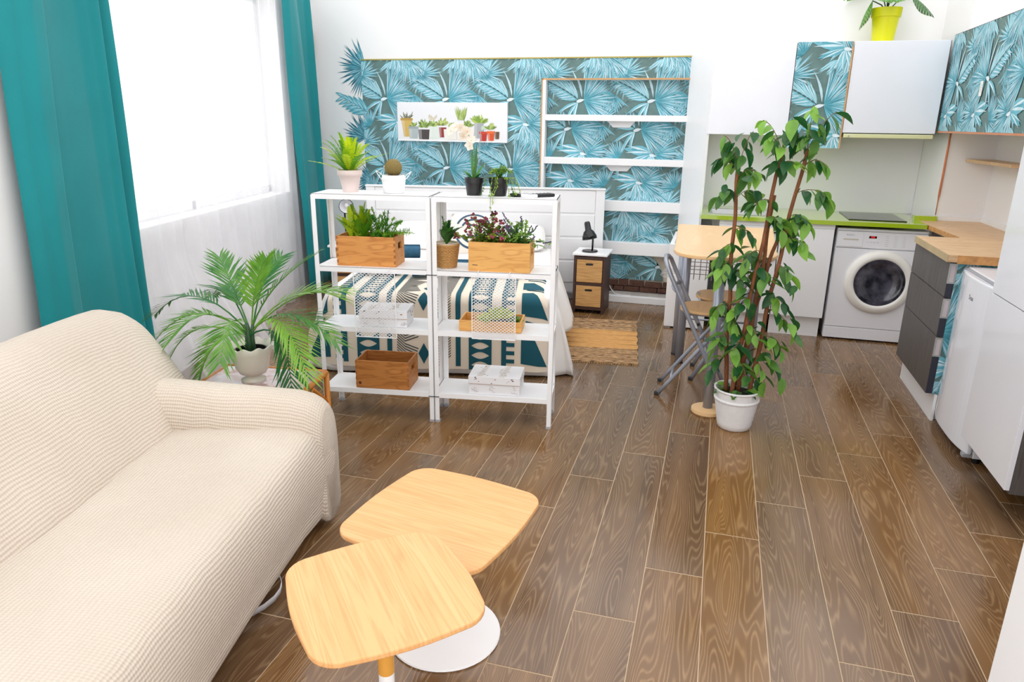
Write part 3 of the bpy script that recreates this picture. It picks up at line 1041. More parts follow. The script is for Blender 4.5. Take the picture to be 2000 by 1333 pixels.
# ================================================================== WHITE METAL SHELVING (two units side by side)
m_, nt, b = newmat('white perforated sheet')
tc = N(nt, 'ShaderNodeTexCoord')
sx = N(nt, 'ShaderNodeSeparateXYZ'); L(nt, tc.outputs['Object'], sx.inputs[0])
ax = math_(nt, 'SINE', math_(nt, 'MULTIPLY', math_(nt, 'ADD', sx.outputs[0], math_(nt, 'MULTIPLY', sx.outputs[1], .577)), 6.283 / .010))
ay = math_(nt, 'SINE', math_(nt, 'MULTIPLY', math_(nt, 'SUBTRACT', sx.outputs[0], math_(nt, 'MULTIPLY', sx.outputs[1], .577)), 6.283 / .010))
hole = math_(nt, 'GREATER_THAN', math_(nt, 'MULTIPLY', ax, ay), .5)
b.inputs['Base Color'].default_value = C(244, 244, 246); b.inputs['Roughness'].default_value = .4
t_ = N(nt, 'ShaderNodeBsdfTransparent'); mx = N(nt, 'ShaderNodeMixShader')
L(nt, hole, mx.inputs[0]); L(nt, b.outputs[0], mx.inputs[1]); L(nt, t_.outputs[0], mx.inputs[2])
L(nt, mx.outputs[0], nt.nodes['Material Output'].inputs[0])
PERF = m_
SA = math.radians(8.6)
SO = Vector((-1.325, 3.221, 0))
SU = Vector((math.cos(SA), math.sin(SA), 0)); SV = Vector((-math.sin(SA), math.cos(SA), 0))
def sp(u, v, z=0):
    return SO + SU * u + SV * v + Vector((0, 0, z))
ZL = (1.172, .812, .500, .163)
SD = .235
for k, (u0, u1, lab) in enumerate(((-.602, -.002, 'left white metal shelf unit, the one beside the palm'), (.002, .612, 'right white metal shelf unit, the one nearer the bar table'))):
    sf = thing('shelf_unit', lab, 'shelf', sp(0, 0), SA, 'white metal shelf units in front of the bed')
    for x in (u0, u1):
        for y in (0, SD):
            sgx = 1 if x == u0 else -1
            sgy = 1 if y == 0 else -1
            mb = MB().box(min(x, x + sgx * .024), max(x, x + sgx * .024), min(y, y + sgy * .003), max(y, y + sgy * .003), .012, 1.165)
            mb.box(min(x, x + sgx * .003), max(x, x + sgx * .003), min(y, y + sgy * .024), max(y, y + sgy * .024), .012, 1.165)
            ob('post', mb, WPOWDER, sf, bevel=.001, bseg=1)
            ob('foot_cap', MB().box(min(x, x + sgx * .026), max(x, x + sgx * .026), min(y, y + sgy * .026), max(y, y + sgy * .026), 0, .012), GREYP, sf)
    for i, z in enumerate(ZL):
        mb = MB()
        lip = .026
        y0, y1 = .003, SD - .003
        xa, xb = u0 + .003, u1 - .003
        for (a, b2, c, d) in ((xa, xb, y0, y0 + .004), (xa, xb, y1 - .004, y1), (xa, xa + .004, y0, y1), (xb - .004, xb, y0, y1)):
            mb.box(a, b2, c, d, z - lip, z)
        if i < 2:
            mb.box(xa, xb, y0, y1, z - .003, z)
            ob('shelf', mb, WPOWDER, sf)
        else:
            o = ob('shelf', mb, WPOWDER, sf)
            ob('perforated_sheet', MB().box(xa + .004, xb - .004, y0 + .004, y1 - .004, z - .003, z - .001), PERF, o)
    for z in (.79, .145):
        ob('bolt_cap', MB().box((u1 if k == 0 else u0) - .028, (u1 if k == 0 else u0) + .028, -.004, .0, z - .003, z), DARK, sf) if k == 0 else None

# ---- expanded-metal screens hanging between the middle shelves
def expanded(w_, h_, cw, ch):
    mb = MB()
    nx, nz = int(w_ / cw), int(h_ / ch)
    th = .0014
    def strip(a, b2):
        d = Vector((b2[0] - a[0], 0, b2[1] - a[1])).normalized()
        nrm = Vector((-d.z, 0, d.x)) * th
        p, q = Vector((a[0], 0, a[1])), Vector((b2[0], 0, b2[1]))
        mb.add([p - nrm, p + nrm, q + nrm, q - nrm], [(0, 1, 2, 3)])
    for j in range(nz):
        for i in range(nx):
            x, z = i * cw, j * ch
            o_ = cw / 2 if j % 2 else 0
            xa = x + o_
            # hexagonal-looking diamonds
            strip((xa, z), (min(w_, xa + cw / 2), z + ch))
            strip((min(w_, xa + cw), z), (min(w_, xa + cw / 2), z + ch)) if xa + cw <= w_ + .001 else None
            strip((xa + cw * .38, z + ch), (min(w_, xa + cw * .62), z + ch))
    return mb
for (u0, u1, z0, z1, lab) in ((-.40, -.187, .455, .79, 'white expanded-metal screen hanging in front of the grey printed box'), (.203, .42, .475, .79, 'white expanded-metal screen hanging in front of the tray of succulents')):
    t = thing('mesh_screen', lab, 'screen', sp(u0, -.012, z0), SA, 'white expanded-metal screens on the shelf units')
    W_, H_ = u1 - u0, z1 - z0
    ob('mesh', expanded(W_, H_, .0195, .0075), WPOWDER, t)
    mb = MB().box(-.002, .002, -.002, .002, 0, H_).box(W_ - .002, W_ + .002, -.002, .002, 0, H_).box(0, W_, -.002, .002, -.002, .002).box(0, W_, -.002, .002, H_ - .002, H_ + .002)
    ob('rim', mb, WPOWDER, t)
    for x in (.03, W_ - .03):
        ob('hook', MB().tube([(x, 0, H_), (x, -.002, H_ + .022), (x, .012, H_ + .026), (x, .03, H_ + .026)], .0018, 6), WPOWDER, t)

# ================================================================== CRATES AND BOXES ON THE SHELVES
PINE1 = wood('honey pine', C(206, 136, 66), C(222, 156, 84), C(176, 104, 44), stretch=(1.5, 8, 11), scale=2.2, rough=.5, rings=7, line=.5)[0]
PINE2 = wood('light pine', C(226, 166, 88), C(236, 182, 106), C(198, 132, 62), stretch=(1.5, 8, 11), scale=2.2, rough=.5, rings=7, line=.5)[0]
PINE3 = wood('brown pine', C(176, 112, 52), C(196, 130, 68), C(140, 80, 34), stretch=(1.5, 8, 11), scale=2.2, rough=.5, rings=7, line=.5)[0]
def crate(label, u, v, z, wd, dp, ht, mat, rz=0.0, handles=True, group='wooden crates on the shelf units', knot=False, stamp=False, joints=True):
    t = thing('wooden_crate', label, 'crate', sp(u, v, z), SA + rz, group)
    th = .009
    ob('front_board', MB().box(0, wd, 0, th, 0, ht), mat, t, bevel=.0015)
    ob('back_board', MB().box(0, wd, dp - th, dp, 0, ht), mat, t, bevel=.0015)
    for x in (0, wd - th):
        mb = MB()
        if handles:
            h0, h1 = ht * .55, ht * .78
            c0, c1 = dp * .3, dp * .7
            mb.box(x, x + th, th, dp - th, 0, h0).box(x, x + th, th, dp - th, h1, ht).box(x, x + th, th, c0, h0, h1).box(x, x + th, c1, dp - th, h0, h1)
        else:
            mb.box(x, x + th, th, dp - th, 0, ht)
        ob('end_board', mb, mat, t)
        if joints:
            mb = MB()
            n = int(ht / .014)
            for i in range(n):
                if i % 2:
                    mb.box(x - .0004, x + th * 1.0 + .0004, -.0005, .0002, i * ht / n, (i + 1) * ht / n)
            ob('finger_joint', mb, plain('end grain', C(166, 100, 46), .7, var=.15, scale=40), t)
    ob('bottom', MB().box(th, wd - th, th, dp - th, .004, .01), mat, t)
    if knot:
        ob('knot', MB().lathe([(.001, 0), (.008, 0)], 14, (.022, -.0006, .028), closed=True, M=Matrix.Rotation(PI / 2, 3, 'X')), plain('dark knot', C(84, 44, 20), .7), t)
    if stamp:
        ob('stamp', MB().box(.02, .046, -.0005, .0001, .03, .033), DARK, t, label='tiny dark stamp')
    return t
crate('honey pine crate filled with bright green ferns on the second shelf', -.497, .035, ZL[1], .305, .165, .15, PINE1)
crate('light pine crate filled with red and purple flowers on the second shelf', .180, .02, ZL[1], .305, .165, .145, PINE2, rz=-.03, stamp=True, joints=False)
crate('empty brown pine crate with a dark knot on the lowest shelf', -.425, .015, ZL[3], .288, .185, .152, PINE3, knot=True)
crate('shallow pine tray holding succulents behind the mesh screen', .128, .03, ZL[2], .318, .17, .055, PINE2, handles=False, joints=False)

PAPERW = plain('white box paper', C(232, 231, 234), .55, var=.03)
def storage_box(label, u, v, z, wd, dp, ht, lid, rz, seed):
    t = thing('storage_box', label, 'box', sp(u, v, z), SA + rz, 'white printed storage boxes on the shelf units')
    ob('body', MB().box(.003, wd - .003, .003, dp - .003, 0, ht - .002), PAPERW, t, bevel=.001)
    ob('lid', MB().box(0, wd, 0, dp, ht - lid, ht), PAPERW, t, bevel=.0015)
    rg = random.Random(seed)
    mb = MB()
    k = [0]
    def q(pts, face, col):
        k[0] += 1
        d = 2e-4 + k[0] * 4e-6
        if face == 'f':
            mb.poly([(x, -d, zz) for x, zz in pts], col)
        elif face == 't':
            mb.poly([(x, y, ht + d) for x, y in pts], col)
        else:
            mb.poly([(wd + d, y, zz) for y, zz in pts], col)
    BR, GY, DK = C(150, 112, 84), C(176, 172, 172), C(70, 62, 60)
    for i in range(2):
        x0 = wd * (.16 + .42 * i)
        q([(x0, .004), (x0 + .03, .004), (x0 + .045, dp - .004), (x0 + .02, dp - .004)], 't', C(214, 208, 204))
        for j in range(9):
            xx, yy = x0 + rg.uniform(-.01, .05), rg.uniform(.01, dp - .02)
            s = rg.uniform(.003, .012)
            q([(xx, yy), (xx + s, yy + rg.uniform(-.003, .003)), (xx + s * .8, yy + s * .8), (xx - .001, yy + s * .5)], 't', rg.choice((BR, GY, DK, BR)))
        for j in range(4):
            a = rg.uniform(0, 3)
            xx, yy = x0 + rg.uniform(0, .04), rg.uniform(.02, dp - .03)
            q([(xx, yy), (xx + .03 * math.cos(a), yy + .03 * math.sin(a)), (xx + .03 * math.cos(a) + .002, yy + .03 * math.sin(a) + .001), (xx + .002, yy + .001)], 't', BR)
    z1 = ht - lid
    q([(0, z1 + .0), (wd, z1), (wd, z1 + .003), (0, z1 + .003)], 'f', C(188, 166, 150))
    for j in range(14):
        xx = rg.uniform(.01, wd - .02); zz = rg.uniform(z1 + .002, ht - .006)
        s = rg.uniform(.003, .012)
        q([(xx, zz), (xx + s, zz), (xx + s * .9, zz + s * .5), (xx, zz + s * .4)], 'f', rg.choice((BR, GY, DK)))
    for cx in (.03, wd * .45, wd - .03):          # little outline drawings
        for j in range(5):
            xx, zz = cx + rg.uniform(-.015, .015), rg.uniform(.008, z1 - .012)
            q([(xx, zz), (xx + rg.uniform(.006, .02), zz), (xx + rg.uniform(.006, .02), zz + .0016), (xx, zz + .0016)], 'f', C(178, 170, 170))
            q([(xx, zz), (xx + .0016, zz), (xx + .0016, zz + rg.uniform(.005, .015)), (xx, zz + .012)], 'f', C(190, 180, 178))
    for j in range(8):
        yy, zz = rg.uniform(.01, dp - .03), rg.uniform(z1 - .01, ht - .01)
        q([(yy, zz), (yy + .02, zz), (yy + .02, zz + .008), (yy, zz + .006)], 's', rg.choice((BR, GY, C(200, 190, 186))))
    ob('print', mb, INK, t)
storage_box('grey-white printed storage box behind the left mesh screen', -.392, .02, ZL[2], .25, .17, .088, .045, .05, 4)
storage_box('white storage box with sketchy brown print on the lowest shelf', .176, .02, ZL[3], .27, .19, .098, .042, -.01, 8)

# ================================================================== PLANTS ON THE SHELVES
FERN = leafmat('fern green', C(92, 158, 28), C(208, 226, 34), .5, .4)
ASPG = leafmat('feathery green', C(66, 148, 36), C(146, 202, 60), .5, .35)
DKGR = leafmat('dark leaf green', C(30, 84, 38), C(92, 150, 60), .45, .25)
TRAIL = leafmat('trailing green', C(76, 138, 36), C(168, 198, 84), .5, .35)

def potmesh(r0, r1, h, rim=.012, rimh=.025, n=32):
    return MB().lathe([(r0, 0), (r1 - .004, h - rimh), (r1 - .004 + rim * .3, h - rimh), (r1, h), (r1 - .008, h), (r1 - .012, h - .02), (.0005, h - .022)], n, closed=True)

# fern in a pale pink terracotta pot
t = thing('potted_fern', 'lime green fern in a pale pink terracotta pot on top of the shelf', 'potted plant', sp(-.437, .12, ZL[0]), 0)
TERRA = plain('pale pink terracotta', C(226, 208, 204), .85, var=.05, scale=12, bump=.1)
ob('pot', MB().lathe([(.037, 0), (.053, .078), (.060, .079), (.062, .108), (.055, .108), (.05, .09), (.0005, .088)], 36, closed=True), TERRA, t, smooth=True)
ob('soil', MB().lathe([(.0005, .094), (.054, .092)], 20, closed=True), SOIL, t)
rg = random.Random(21)
for k in range(30):
    a = 2 * PI * k / 30 * 3.0 + rg.uniform(-.2, .2)
    el = rg.uniform(.35, 1.35)
    if k < 2:
        a, el = (PI + .15, .08) if k == 0 else (.12, .3)
    ln = rg.uniform(.15, .21) * (1.15 if k < 2 else 1)
    hx, hz = math.cos(el), math.sin(el)
    e = (ln * hx * math.cos(a), ln * hx * math.sin(a) * .8, .1 + ln * hz * .95 + (.03 if k < 2 else 0))
    c = (ln * .45 * hx * math.cos(a), ln * .4 * hx * math.sin(a), .1 + ln * (.6 * hz + .12))
    ob('frond', frond((.012 * math.cos(a), .012 * math.sin(a), .09), c, e, 24, .03, .0062, .12, .0015, .12, 72, .35, 0, k), FERN, t)

# cactus in a small white bucket with raised handles
t = thing('potted_cactus', 'round brown-green cactus in a white bucket with wire handles', 'potted plant', sp(-.213, .12, ZL[0]))
ob('bucket', MB().lathe([(.046, 0), (.052, .002), (.058, .062), (.062, .068), (.058, .075), (.054, .088), (.05, .088), (.048, .07), (.0005, .068)], 36, closed=True), WPOWDER, t, smooth=True)
def ribs(r, z, a):
    return r * (1 + .045 * math.cos(18 * a)), z
prof = [(max(.0006, .041 * math.sin(PI * i / 14)), .122 - .042 * math.cos(PI * i / 14)) for i in range(15)]
ob('cactus_body', MB().lathe(prof, 108, wav=ribs), leafmat('cactus skin', C(84, 74, 34), C(128, 110, 60), .8, .0), t, smooth=True)
mb = MB()
for k in range(18):
    a = 2 * PI * k / 18
    for i in range(2, 13):
        th_ = PI * i / 14
        p = Vector((.0425 * math.sin(th_) * math.cos(a), .0425 * math.sin(th_) * math.sin(a), .122 - .0435 * math.cos(th_)))
        for q in range(3):
            d = (p - Vector((0, 0, .122))).normalized() + Vector((rg.uniform(-.6, .6), rg.uniform(-.6, .6), rg.uniform(-.6, .6)))
            d.normalize()
            sd = d.cross(Vector((.3, .5, .8))).normalized() * .0005
            mb.add([p - sd, p + sd, p + d * .009], [(0, 1, 2)])
ob('spines', mb, plain('pale spines', C(196, 168, 120), .7), t)['kind'] = 'stuff'
ob('soil', MB().lathe([(.0005, .083), (.05, .081)], 20, closed=True), SOIL, t)
for s in (-1, 1):
    pts = [(s * .06, -.02, .07), (s * .078, -.018, .092), (s * .095, 0, .106), (s * .078, .018, .092), (s * .06, .02, .07)]
    ob('handle', MB().tube(pts, .0018, 6), WPOWDER, t)

# orchid in a black pot
t = thing('potted_orchid', 'cream orchid with a tall stem in a black plastic pot on top of the shelf', 'potted plant', sp(.192, .12, ZL[0]))
ob('pot', potmesh(.036, .047, .085), DARK, t, smooth=False)
ob('soil', MB().lathe([(.0005, .066), (.036, .066)], 16, closed=True), SOIL, t)
for k, (e, c, w_) in enumerate((((-.075, .0, .118), (-.03, 0, .12), .016), ((.055, .01, .155), (.02, 0, .12), .015), ((-.045, -.03, .10), (-.02, -.02, .115), .018), ((.06, -.02, .1), (.03, -.01, .12), .016), ((-.008, 0, .235), (-.012, 0, .15), .016), ((.012, .004, .25), (.012, 0, .16), .016))):
    p0, p1, p2 = Vector((0, 0, .06)), Vector(c), Vector(e)
    mb = MB()
    vs = []
    for i in range(9):
        q = i / 8
        p = bez(p0, p1, p2, q)
        wv = w_ * .5 * math.sin(PI * min(1, .18 + q * .82)) + .0004
        vs += [p + Vector((-wv * .8, -wv * .5, 0)), p + Vector((0, .002, -.002)), p + Vector((wv * .8, -wv * .2, 0))]
    fs = []
    for i in range(8):
        fs += [(3 * i, 3 * i + 1, 3 * i + 4, 3 * i + 3), (3 * i + 1, 3 * i + 2, 3 * i + 5, 3 * i + 4)]
    mb.add(vs, fs)
    ob('leaf', mb, DKGR, t, smooth=True)
ob('support_stake', MB().tube([(.01, .01, .06), (.028, .01, .27), (.032, .008, .34)], .0014, 6), GREYP, t)
spts = [(0, 0, .07), (.004, 0, .15), (0, -.002, .225), (-.012, -.004, .265), (-.035, -.006, .295), (-.07, -.01, .315), (-.10, -.012, .31)]
ob('flower_stem', MB().tube(spts, .0018, 6), leafmat('stem green', C(88, 120, 50), C(120, 150, 70), .5, 0), t)
PETAL = leafmat('cream petal', C(240, 226, 208), C(250, 243, 232), .6, .35)
rg = random.Random(4)
for k, (x, y, z) in enumerate(((-.008, -.012, .262), (-.03, -.014, .3), (-.06, -.018, .318), (-.088, -.018, .32), (-.112, -.016, .302), (-.048, -.02, .278), (-.018, -.016, .235))):
    mb = MB()
    rot = Euler((rg.uniform(-.5, .5), rg.uniform(-.4, .4), rg.uniform(-.7, .7))).to_matrix()
    for j in range(5):
        a = j * 2 * PI / 5 + .3
        ln, wv = .026, .013
        vs = []
        for q in (0, .35, .7, 1):
            ww = wv * math.sin(PI * min(.97, .12 + q * .85))
            ctr = Vector((math.cos(a) * ln * q, -.004 * q, math.sin(a) * ln * q))
            sd = Vector((-math.sin(a), 0, math.cos(a))) * ww
            vs += [rot @ (ctr - sd) + Vector((x, y, z)), rot @ (ctr + sd) + Vector((x, y, z))]
        mb.add(vs, [(0, 1, 3, 2), (2, 3, 5, 4), (4, 5, 7, 6)])
    mb.sphere((x, y - .004, z), .004, 8, 6)
    ob('flower', mb, PETAL, t, smooth=True)

# trailing plant in a black pot
t = thing('trailing_plant', 'small-leaved green plant trailing out of a black pot on top of the shelf', 'potted plant', sp(.315, .115, ZL[0]))
ob('pot', potmesh(.036, .05, .088), DARK, t)
ob('soil', MB().lathe([(.0005, .068), (.038, .068)], 16, closed=True), SOIL, t)
def sprig(pts, n, ln, w_, seed, spread=1.0, r=.001):
    rg = random.Random(seed)
    mb = MB()
    pts = [Vector(p) for p in pts]
    mb.tube(pts, r, 4)
    for i in range(n):
        q = (i + rg.random()) / n * (len(pts) - 1)
        k = min(int(q), len(pts) - 2)
        p = pts[k].lerp(pts[k + 1], q - k)
        d = Vector((rg.uniform(-1, 1), rg.uniform(-1, 1), rg.uniform(-.5, .8))) * spread + (pts[k + 1] - pts[k]).normalized() * .4
        add_leaflet(mb, p, d, Vector((rg.uniform(-.4, .4), rg.uniform(-.4, .4), 1)), ln * rg.uniform(.6, 1.2), w_, .25)
    return mb
rg = random.Random(14)
for k in range(26):
    a = rg.uniform(0, 6.28)
    h = rg.uniform(.05, .075)
    r_ = rg.uniform(.02, .055)
    ob('sprig', sprig([(0, 0, .068), (r_ * .6 * math.cos(a), r_ * .6 * math.sin(a), .068 + h), (r_ * 1.35 * math.cos(a), r_ * 1.35 * math.sin(a), .078 + h * .55)], 26, .013, .006, k), TRAIL, t)
for k, (x, y, zb, fw) in enumerate(((-.02, -.05, .0, -.045), (.0, -.052, -.06, -.135), (.01, -.056, -.03, -.135), (.07, -.03, .01, .01), (.095, -.01, .004, .02), (.06, -.05, .008, -.03), (-.06, -.03, .01, -.02), (.082, -.04, .02, .0))):
    y2 = min(y - .02, fw) if fw < 0 else y
    pts = [(x * .4, y * .5, .085), (x * .9, y * 1.05, .09), (x * 1.1, y * 1.2, .045), (x * 1.2, y2, .012), (x * 1.25, y2 - .004, zb)]
    ob('trailing_stem', sprig(pts, 40, .011, .0065, 100 + k, .8), TRAIL, t)

# small remotes on the shelf top
def remote(label, u, v, wd, ln, rz, mat, btn):
    t = thing('remote_control', label, 'remote', sp(u, v, ZL[0]), SA + rz, 'remote controls on top of the shelf')
    ob('body', MB().box(-wd / 2, wd / 2, -ln / 2, ln / 2, 0, .016), mat, t, bevel=.005, bseg=3)
    mb = MB()
    for i in range(3):
        for j in range(5):
            x, y = (i - 1) * wd * .27, (j - 2) * ln * .16
            mb.box(x - .0035, x + .0035, y - .003, y + .003, .015, .0175)
    ob('buttons', mb, btn, t)
remote('small black remote lying nearest the trailing plant', .405, .09, .035, .06, 1.2, DARK, GREYP)
remote('white remote lying between the two black remotes', .462, .075, .045, .09, 1.0, WHITE, GREYP)
remote('long black remote lying at the right end of the shelf top', .525, .11, .042, .13, -.95, DARK, RUBBER)

# greenery in the honey pine crate: broad ferns at the left, feathery asparagus fern at the right
def crate_plant(name, label, u, v, z, group=None):
    return thing(name, label, 'plant', sp(u, v, z), SA, group)
t = crate_plant('fern_plant', 'yellow-green fern filling the left half of the honey pine crate', -.42, .12, ZL[1] + .012)
rg = random.Random(31)
ob('root_ball', MB().box(-.06, .07, -.05, .05, 0, .115), SOIL, t, bevel=.01)
for k in range(30):
    a = rg.uniform(0, 6.28)
    el = rg.uniform(.6, 1.45)
    ln = rg.uniform(.13, .19)
    x0 = rg.uniform(-.04, .05)
    if k == 0:
        a, el, ln = PI - .2, .75, .17
    e = (x0 + ln * math.cos(el) * math.cos(a), ln * math.cos(el) * math.sin(a) * .6, .11 + ln * math.sin(el))
    c = (x0 + ln * .35 * math.cos(el) * math.cos(a), ln * .3 * math.sin(a) * math.cos(el), .11 + ln * .65 * math.sin(el))
    ob('frond', frond((x0, rg.uniform(-.02, .02), .11), c, e, 24, .034, .0065, .1, .0015, .1, 62, .3, 0, k + 50), FERN, t)
t = crate_plant('asparagus_fern', 'feathery green plant spilling from the right half of the honey pine crate', -.285, .12, ZL[1] + .012)
ob('root_ball', MB().box(-.06, .06, -.05, .05, 0, .115), SOIL, t, bevel=.01)
def feather(p0, p1, p2, n, ln, seed):
    rg = random.Random(seed)
    mb = MB()
    p0, p1, p2 = Vector(p0), Vector(p1), Vector(p2)
    pts = [bez(p0, p1, p2, i / 8) for i in range(9)]
    mb.tube(pts, .0013, 4)
    for i in range(n):
        q = (i + rg.random()) / n
        p = bez(p0, p1, p2, q)
        d = (p2 - p0).normalized() * .7 + Vector((rg.uniform(-1, 1), rg.uniform(-1, 1), rg.uniform(-1, 1)))
        add_leaflet(mb, p, d, Vector((0, 0, 1)), ln * rg.uniform(.6, 1.1), .0045, .1)
    return mb
for k in range(40):
    a = rg.uniform(0, 6.28)
    el = rg.uniform(.15, 1.4)
    ln = rg.uniform(.1, .17)
    x0 = rg.uniform(-.05, .05)
    if k < 3:
        a, el, ln = (-.1 - .2 * k), .25, .19
    e = (x0 + ln * math.cos(el) * math.cos(a), ln * math.cos(el) * math.sin(a) * .6 - .01, .115 + ln * math.sin(el) - (.01 if k < 3 else 0))
    c = (x0 + ln * .5 * math.cos(el) * math.cos(a), ln * .4 * math.sin(a) * math.cos(el), .12 + ln * .7 * math.sin(el) + .02)
    ob('sprig', feather((x0, rg.uniform(-.02, .02), .11), c, e, 64, .021, k), ASPG, t)

# plant in the wicker basket
m_, nt, b = newmat('woven wicker')
tc = N(nt, 'ShaderNodeTexCoord'); br = N(nt, 'ShaderNodeTexWave', i_Scale=70.0, i_Distortion=6.0)
br.bands_direction = 'Z'
L(nt, tc.outputs['Object'], br.inputs['Vector'])
L(nt, ramp(nt, br.outputs['Fac'], [(.2, C(166, 116, 58)), (.7, C(216, 168, 104))]), b.inputs['Base Color']); b.inputs['Roughness'].default_value = .7
WICK = m_
t = thing('basket_plant', 'leafy green plant in a small woven wicker basket between the two crates', 'potted plant', sp(.055, .10, ZL[1]), SA)
NB = 40
for lay in range(15):                       # woven strands: each ring weaves in and out of the uprights
    z = .006 + lay * .0078
    r_ = .046 + .015 * lay / 14
    pts = []
    for k in range(NB):
        a = 2 * PI * k / NB
        rr = r_ + .0022 * math.cos(NB / 2 * a + PI * lay)
        pts.append((rr * math.cos(a), rr * math.sin(a), z))
    ob('strand', MB().tube(pts, .0040, 5, closed=True), WICK, t, smooth=True)
ob('liner', MB().lathe([(.043, 0), (.044, .004), (.059, .12), (.062, .124), (.058, .126), (.055, .118), (.0005, .115)], 28, closed=True), plain('pale liner', C(216, 200, 176), .7), t)
for k in range(16):
    a = rg.uniform(0, 6.28); el = rg.uniform(.6, 1.4); ln = rg.uniform(.07, .12)
    e = (ln * math.cos(el) * math.cos(a), ln * math.cos(el) * math.sin(a), .115 + ln * math.sin(el))
    c = (ln * .3 * math.cos(el) * math.cos(a), ln * .3 * math.cos(el) * math.sin(a), .12 + ln * .7 * math.sin(el))
    ob('sprig', frond((0, 0, .11), c, e, 11, .036, .009, .1, .0014, .1, 50, .5, 0, 300 + k), DKGR, t)
for k in range(3):
    ob('tall_sprig', frond((-.005, .01 * k, .11), (-.01, .01, .19), (-.022 + .012 * k, .012 * k, .25 - .03 * k), 9, .032, .008, .1, .0014, .3, 55, .6, 0, 340 + k), DKGR, t)

# flowers in the light pine crate
t = crate_plant('berry_plant', 'leafy plant with dark red berries in the left of the flower crate', .255, .10, ZL[1] + .012)
ob('root_ball', MB().box(-.06, .06, -.05, .05, 0, .115), SOIL, t, bevel=.01)
BERRY = leafmat('dark red berries', C(92, 26, 48), C(170, 74, 92), .5, .1)
OLIVE = leafmat('olive leaf', C(96, 134, 44), C(180, 196, 74), .5, .35)
rg = random.Random(41)
for k in range(36):
    a = rg.uniform(0, 6.28); el = rg.uniform(.25, 1.45); ln = rg.uniform(.08, .16)
    if k < 4:
        a, el, ln = PI + rg.uniform(-.3, .3), rg.uniform(.05, .4), rg.uniform(.13, .17)
    x0 = rg.uniform(-.05, .05)
    e = Vector((x0 + ln * math.cos(el) * math.cos(a), ln * math.cos(el) * math.sin(a) * .6 - .015, .115 + ln * math.sin(el)))
    c = Vector((x0 + ln * .5 * math.cos(el) * math.cos(a), ln * .4 * math.cos(el) * math.sin(a), .13 + ln * .6 * math.sin(el)))
    o = ob('sprig', sprig([(x0, 0, .1), tuple(bez(Vector((x0, 0, .1)), c, e, .5)), tuple(e)], 20, .024, .016, 400 + k, .9), OLIVE, t)
    mb = MB()
    for j in range(3 if k % 2 else 5):
        q = e + Vector((rg.uniform(-.012, .012), rg.uniform(-.012, .012), rg.uniform(-.015, .012)))
        mb.sphere(q, rg.uniform(.004, .008), 8, 6)
    ob('berries', mb, BERRY, o, smooth=True)
t = crate_plant('lavender_plant', 'green bush with purple lavender spikes in the right of the flower crate', .41, .10, ZL[1] + .012)
ob('root_ball', MB().box(-.05, .06, -.05, .05, 0, .115), SOIL, t, bevel=.01)
LAV = leafmat('lavender purple', C(76, 66, 110), C(132, 120, 160), .7, .1)
BLUEG = leafmat('blue green leaf', C(52, 108, 76), C(158, 204, 84), .5, .3)
for k in range(38):
    a = rg.uniform(0, 6.28); el = rg.uniform(.3, 1.45); ln = rg.uniform(.08, .165)
    if k < 3:
        a, el, ln = rg.uniform(-.3, .2), rg.uniform(-.05, .35), rg.uniform(.13, .16)
    x0 = rg.uniform(-.04, .045)
    e = Vector((x0 + ln * math.cos(el) * math.cos(a), ln * math.cos(el) * math.sin(a) * .6 - .01, .115 + ln * math.sin(el)))
    o = ob('sprig', sprig([(x0, 0, .1), tuple(Vector((x0, 0, .1)).lerp(e, .5) + Vector((0, 0, .02))), tuple(e)], 24, .026, .011, 500 + k, .9), BLUEG, t)
    if k % 3 == 0:
        d = (e - Vector((x0, 0, .1))).normalized()
        mb = MB()
        for j in range(16):
            q = e + d * (.003 * j - .012) + Vector((rg.uniform(-.003, .003), rg.uniform(-.003, .003), 0))
            mb.sphere(q, .0032, 6, 4)
        ob('flower_spike', mb, LAV, o, smooth=True)

# succulents in the tray
LIME = leafmat('lime succulent', C(176, 204, 24), C(228, 236, 56), .4, .3)
def succulent(label, u, v, r, h, mat, n, seed, name='succulent'):
    t = thing(name, label, 'succulent', sp(u, v, ZL[2] + .011), SA, 'succulents in the pine tray')
    rg = random.Random(seed)
    for k in range(n):
        a = k * 2.4
        el = 1.45 - 1.1 * (k / n)
        ln = r * (.6 + .5 * k / n)
        d = Vector((math.cos(el) * math.cos(a), math.cos(el) * math.sin(a), math.sin(el)))
        sd = d.cross(Vector((0, 0, 1))).normalized()
        up = sd.cross(d)
        mb = MB()
        ring = []
        base = Vector((0, 0, h * .4))
        for q, wv in ((0, .25), (.4, 1), (.75, .8), (1, .05)):
            c_ = base + d * ln * q
            ww = r * .24 * wv
            ring.append([c_ + sd * ww, c_ + up * ww * .45, c_ - sd * ww, c_ - up * ww * .45])
        vs = [p for r4 in ring for p in r4]
        fs = [(i * 4 + j, i * 4 + (j + 1) % 4, i * 4 + 4 + (j + 1) % 4, i * 4 + 4 + j) for i in range(3) for j in range(4)]
        mb.add(vs, fs)
        ob('leaf', mb, mat, t, smooth=True)
    ob('root', MB().lathe([(r * .5, 0), (r * .55, h * .5), (r * .3, h * .6)], 10), SOIL, t)
succulent('tall lime-yellow succulent in the middle of the pine tray', .325, .09, .095, .09, LIME, 30, 1)
succulent('smaller lime-yellow succulent at the left of the pine tray', .262, .07, .07, .06, LIME, 24, 2)
succulent('dark green succulent at the right end of the pine tray', .405, .10, .055, .05, leafmat('green succulent', C(70, 120, 40), C(140, 176, 60), .4, .2), 14, 3)

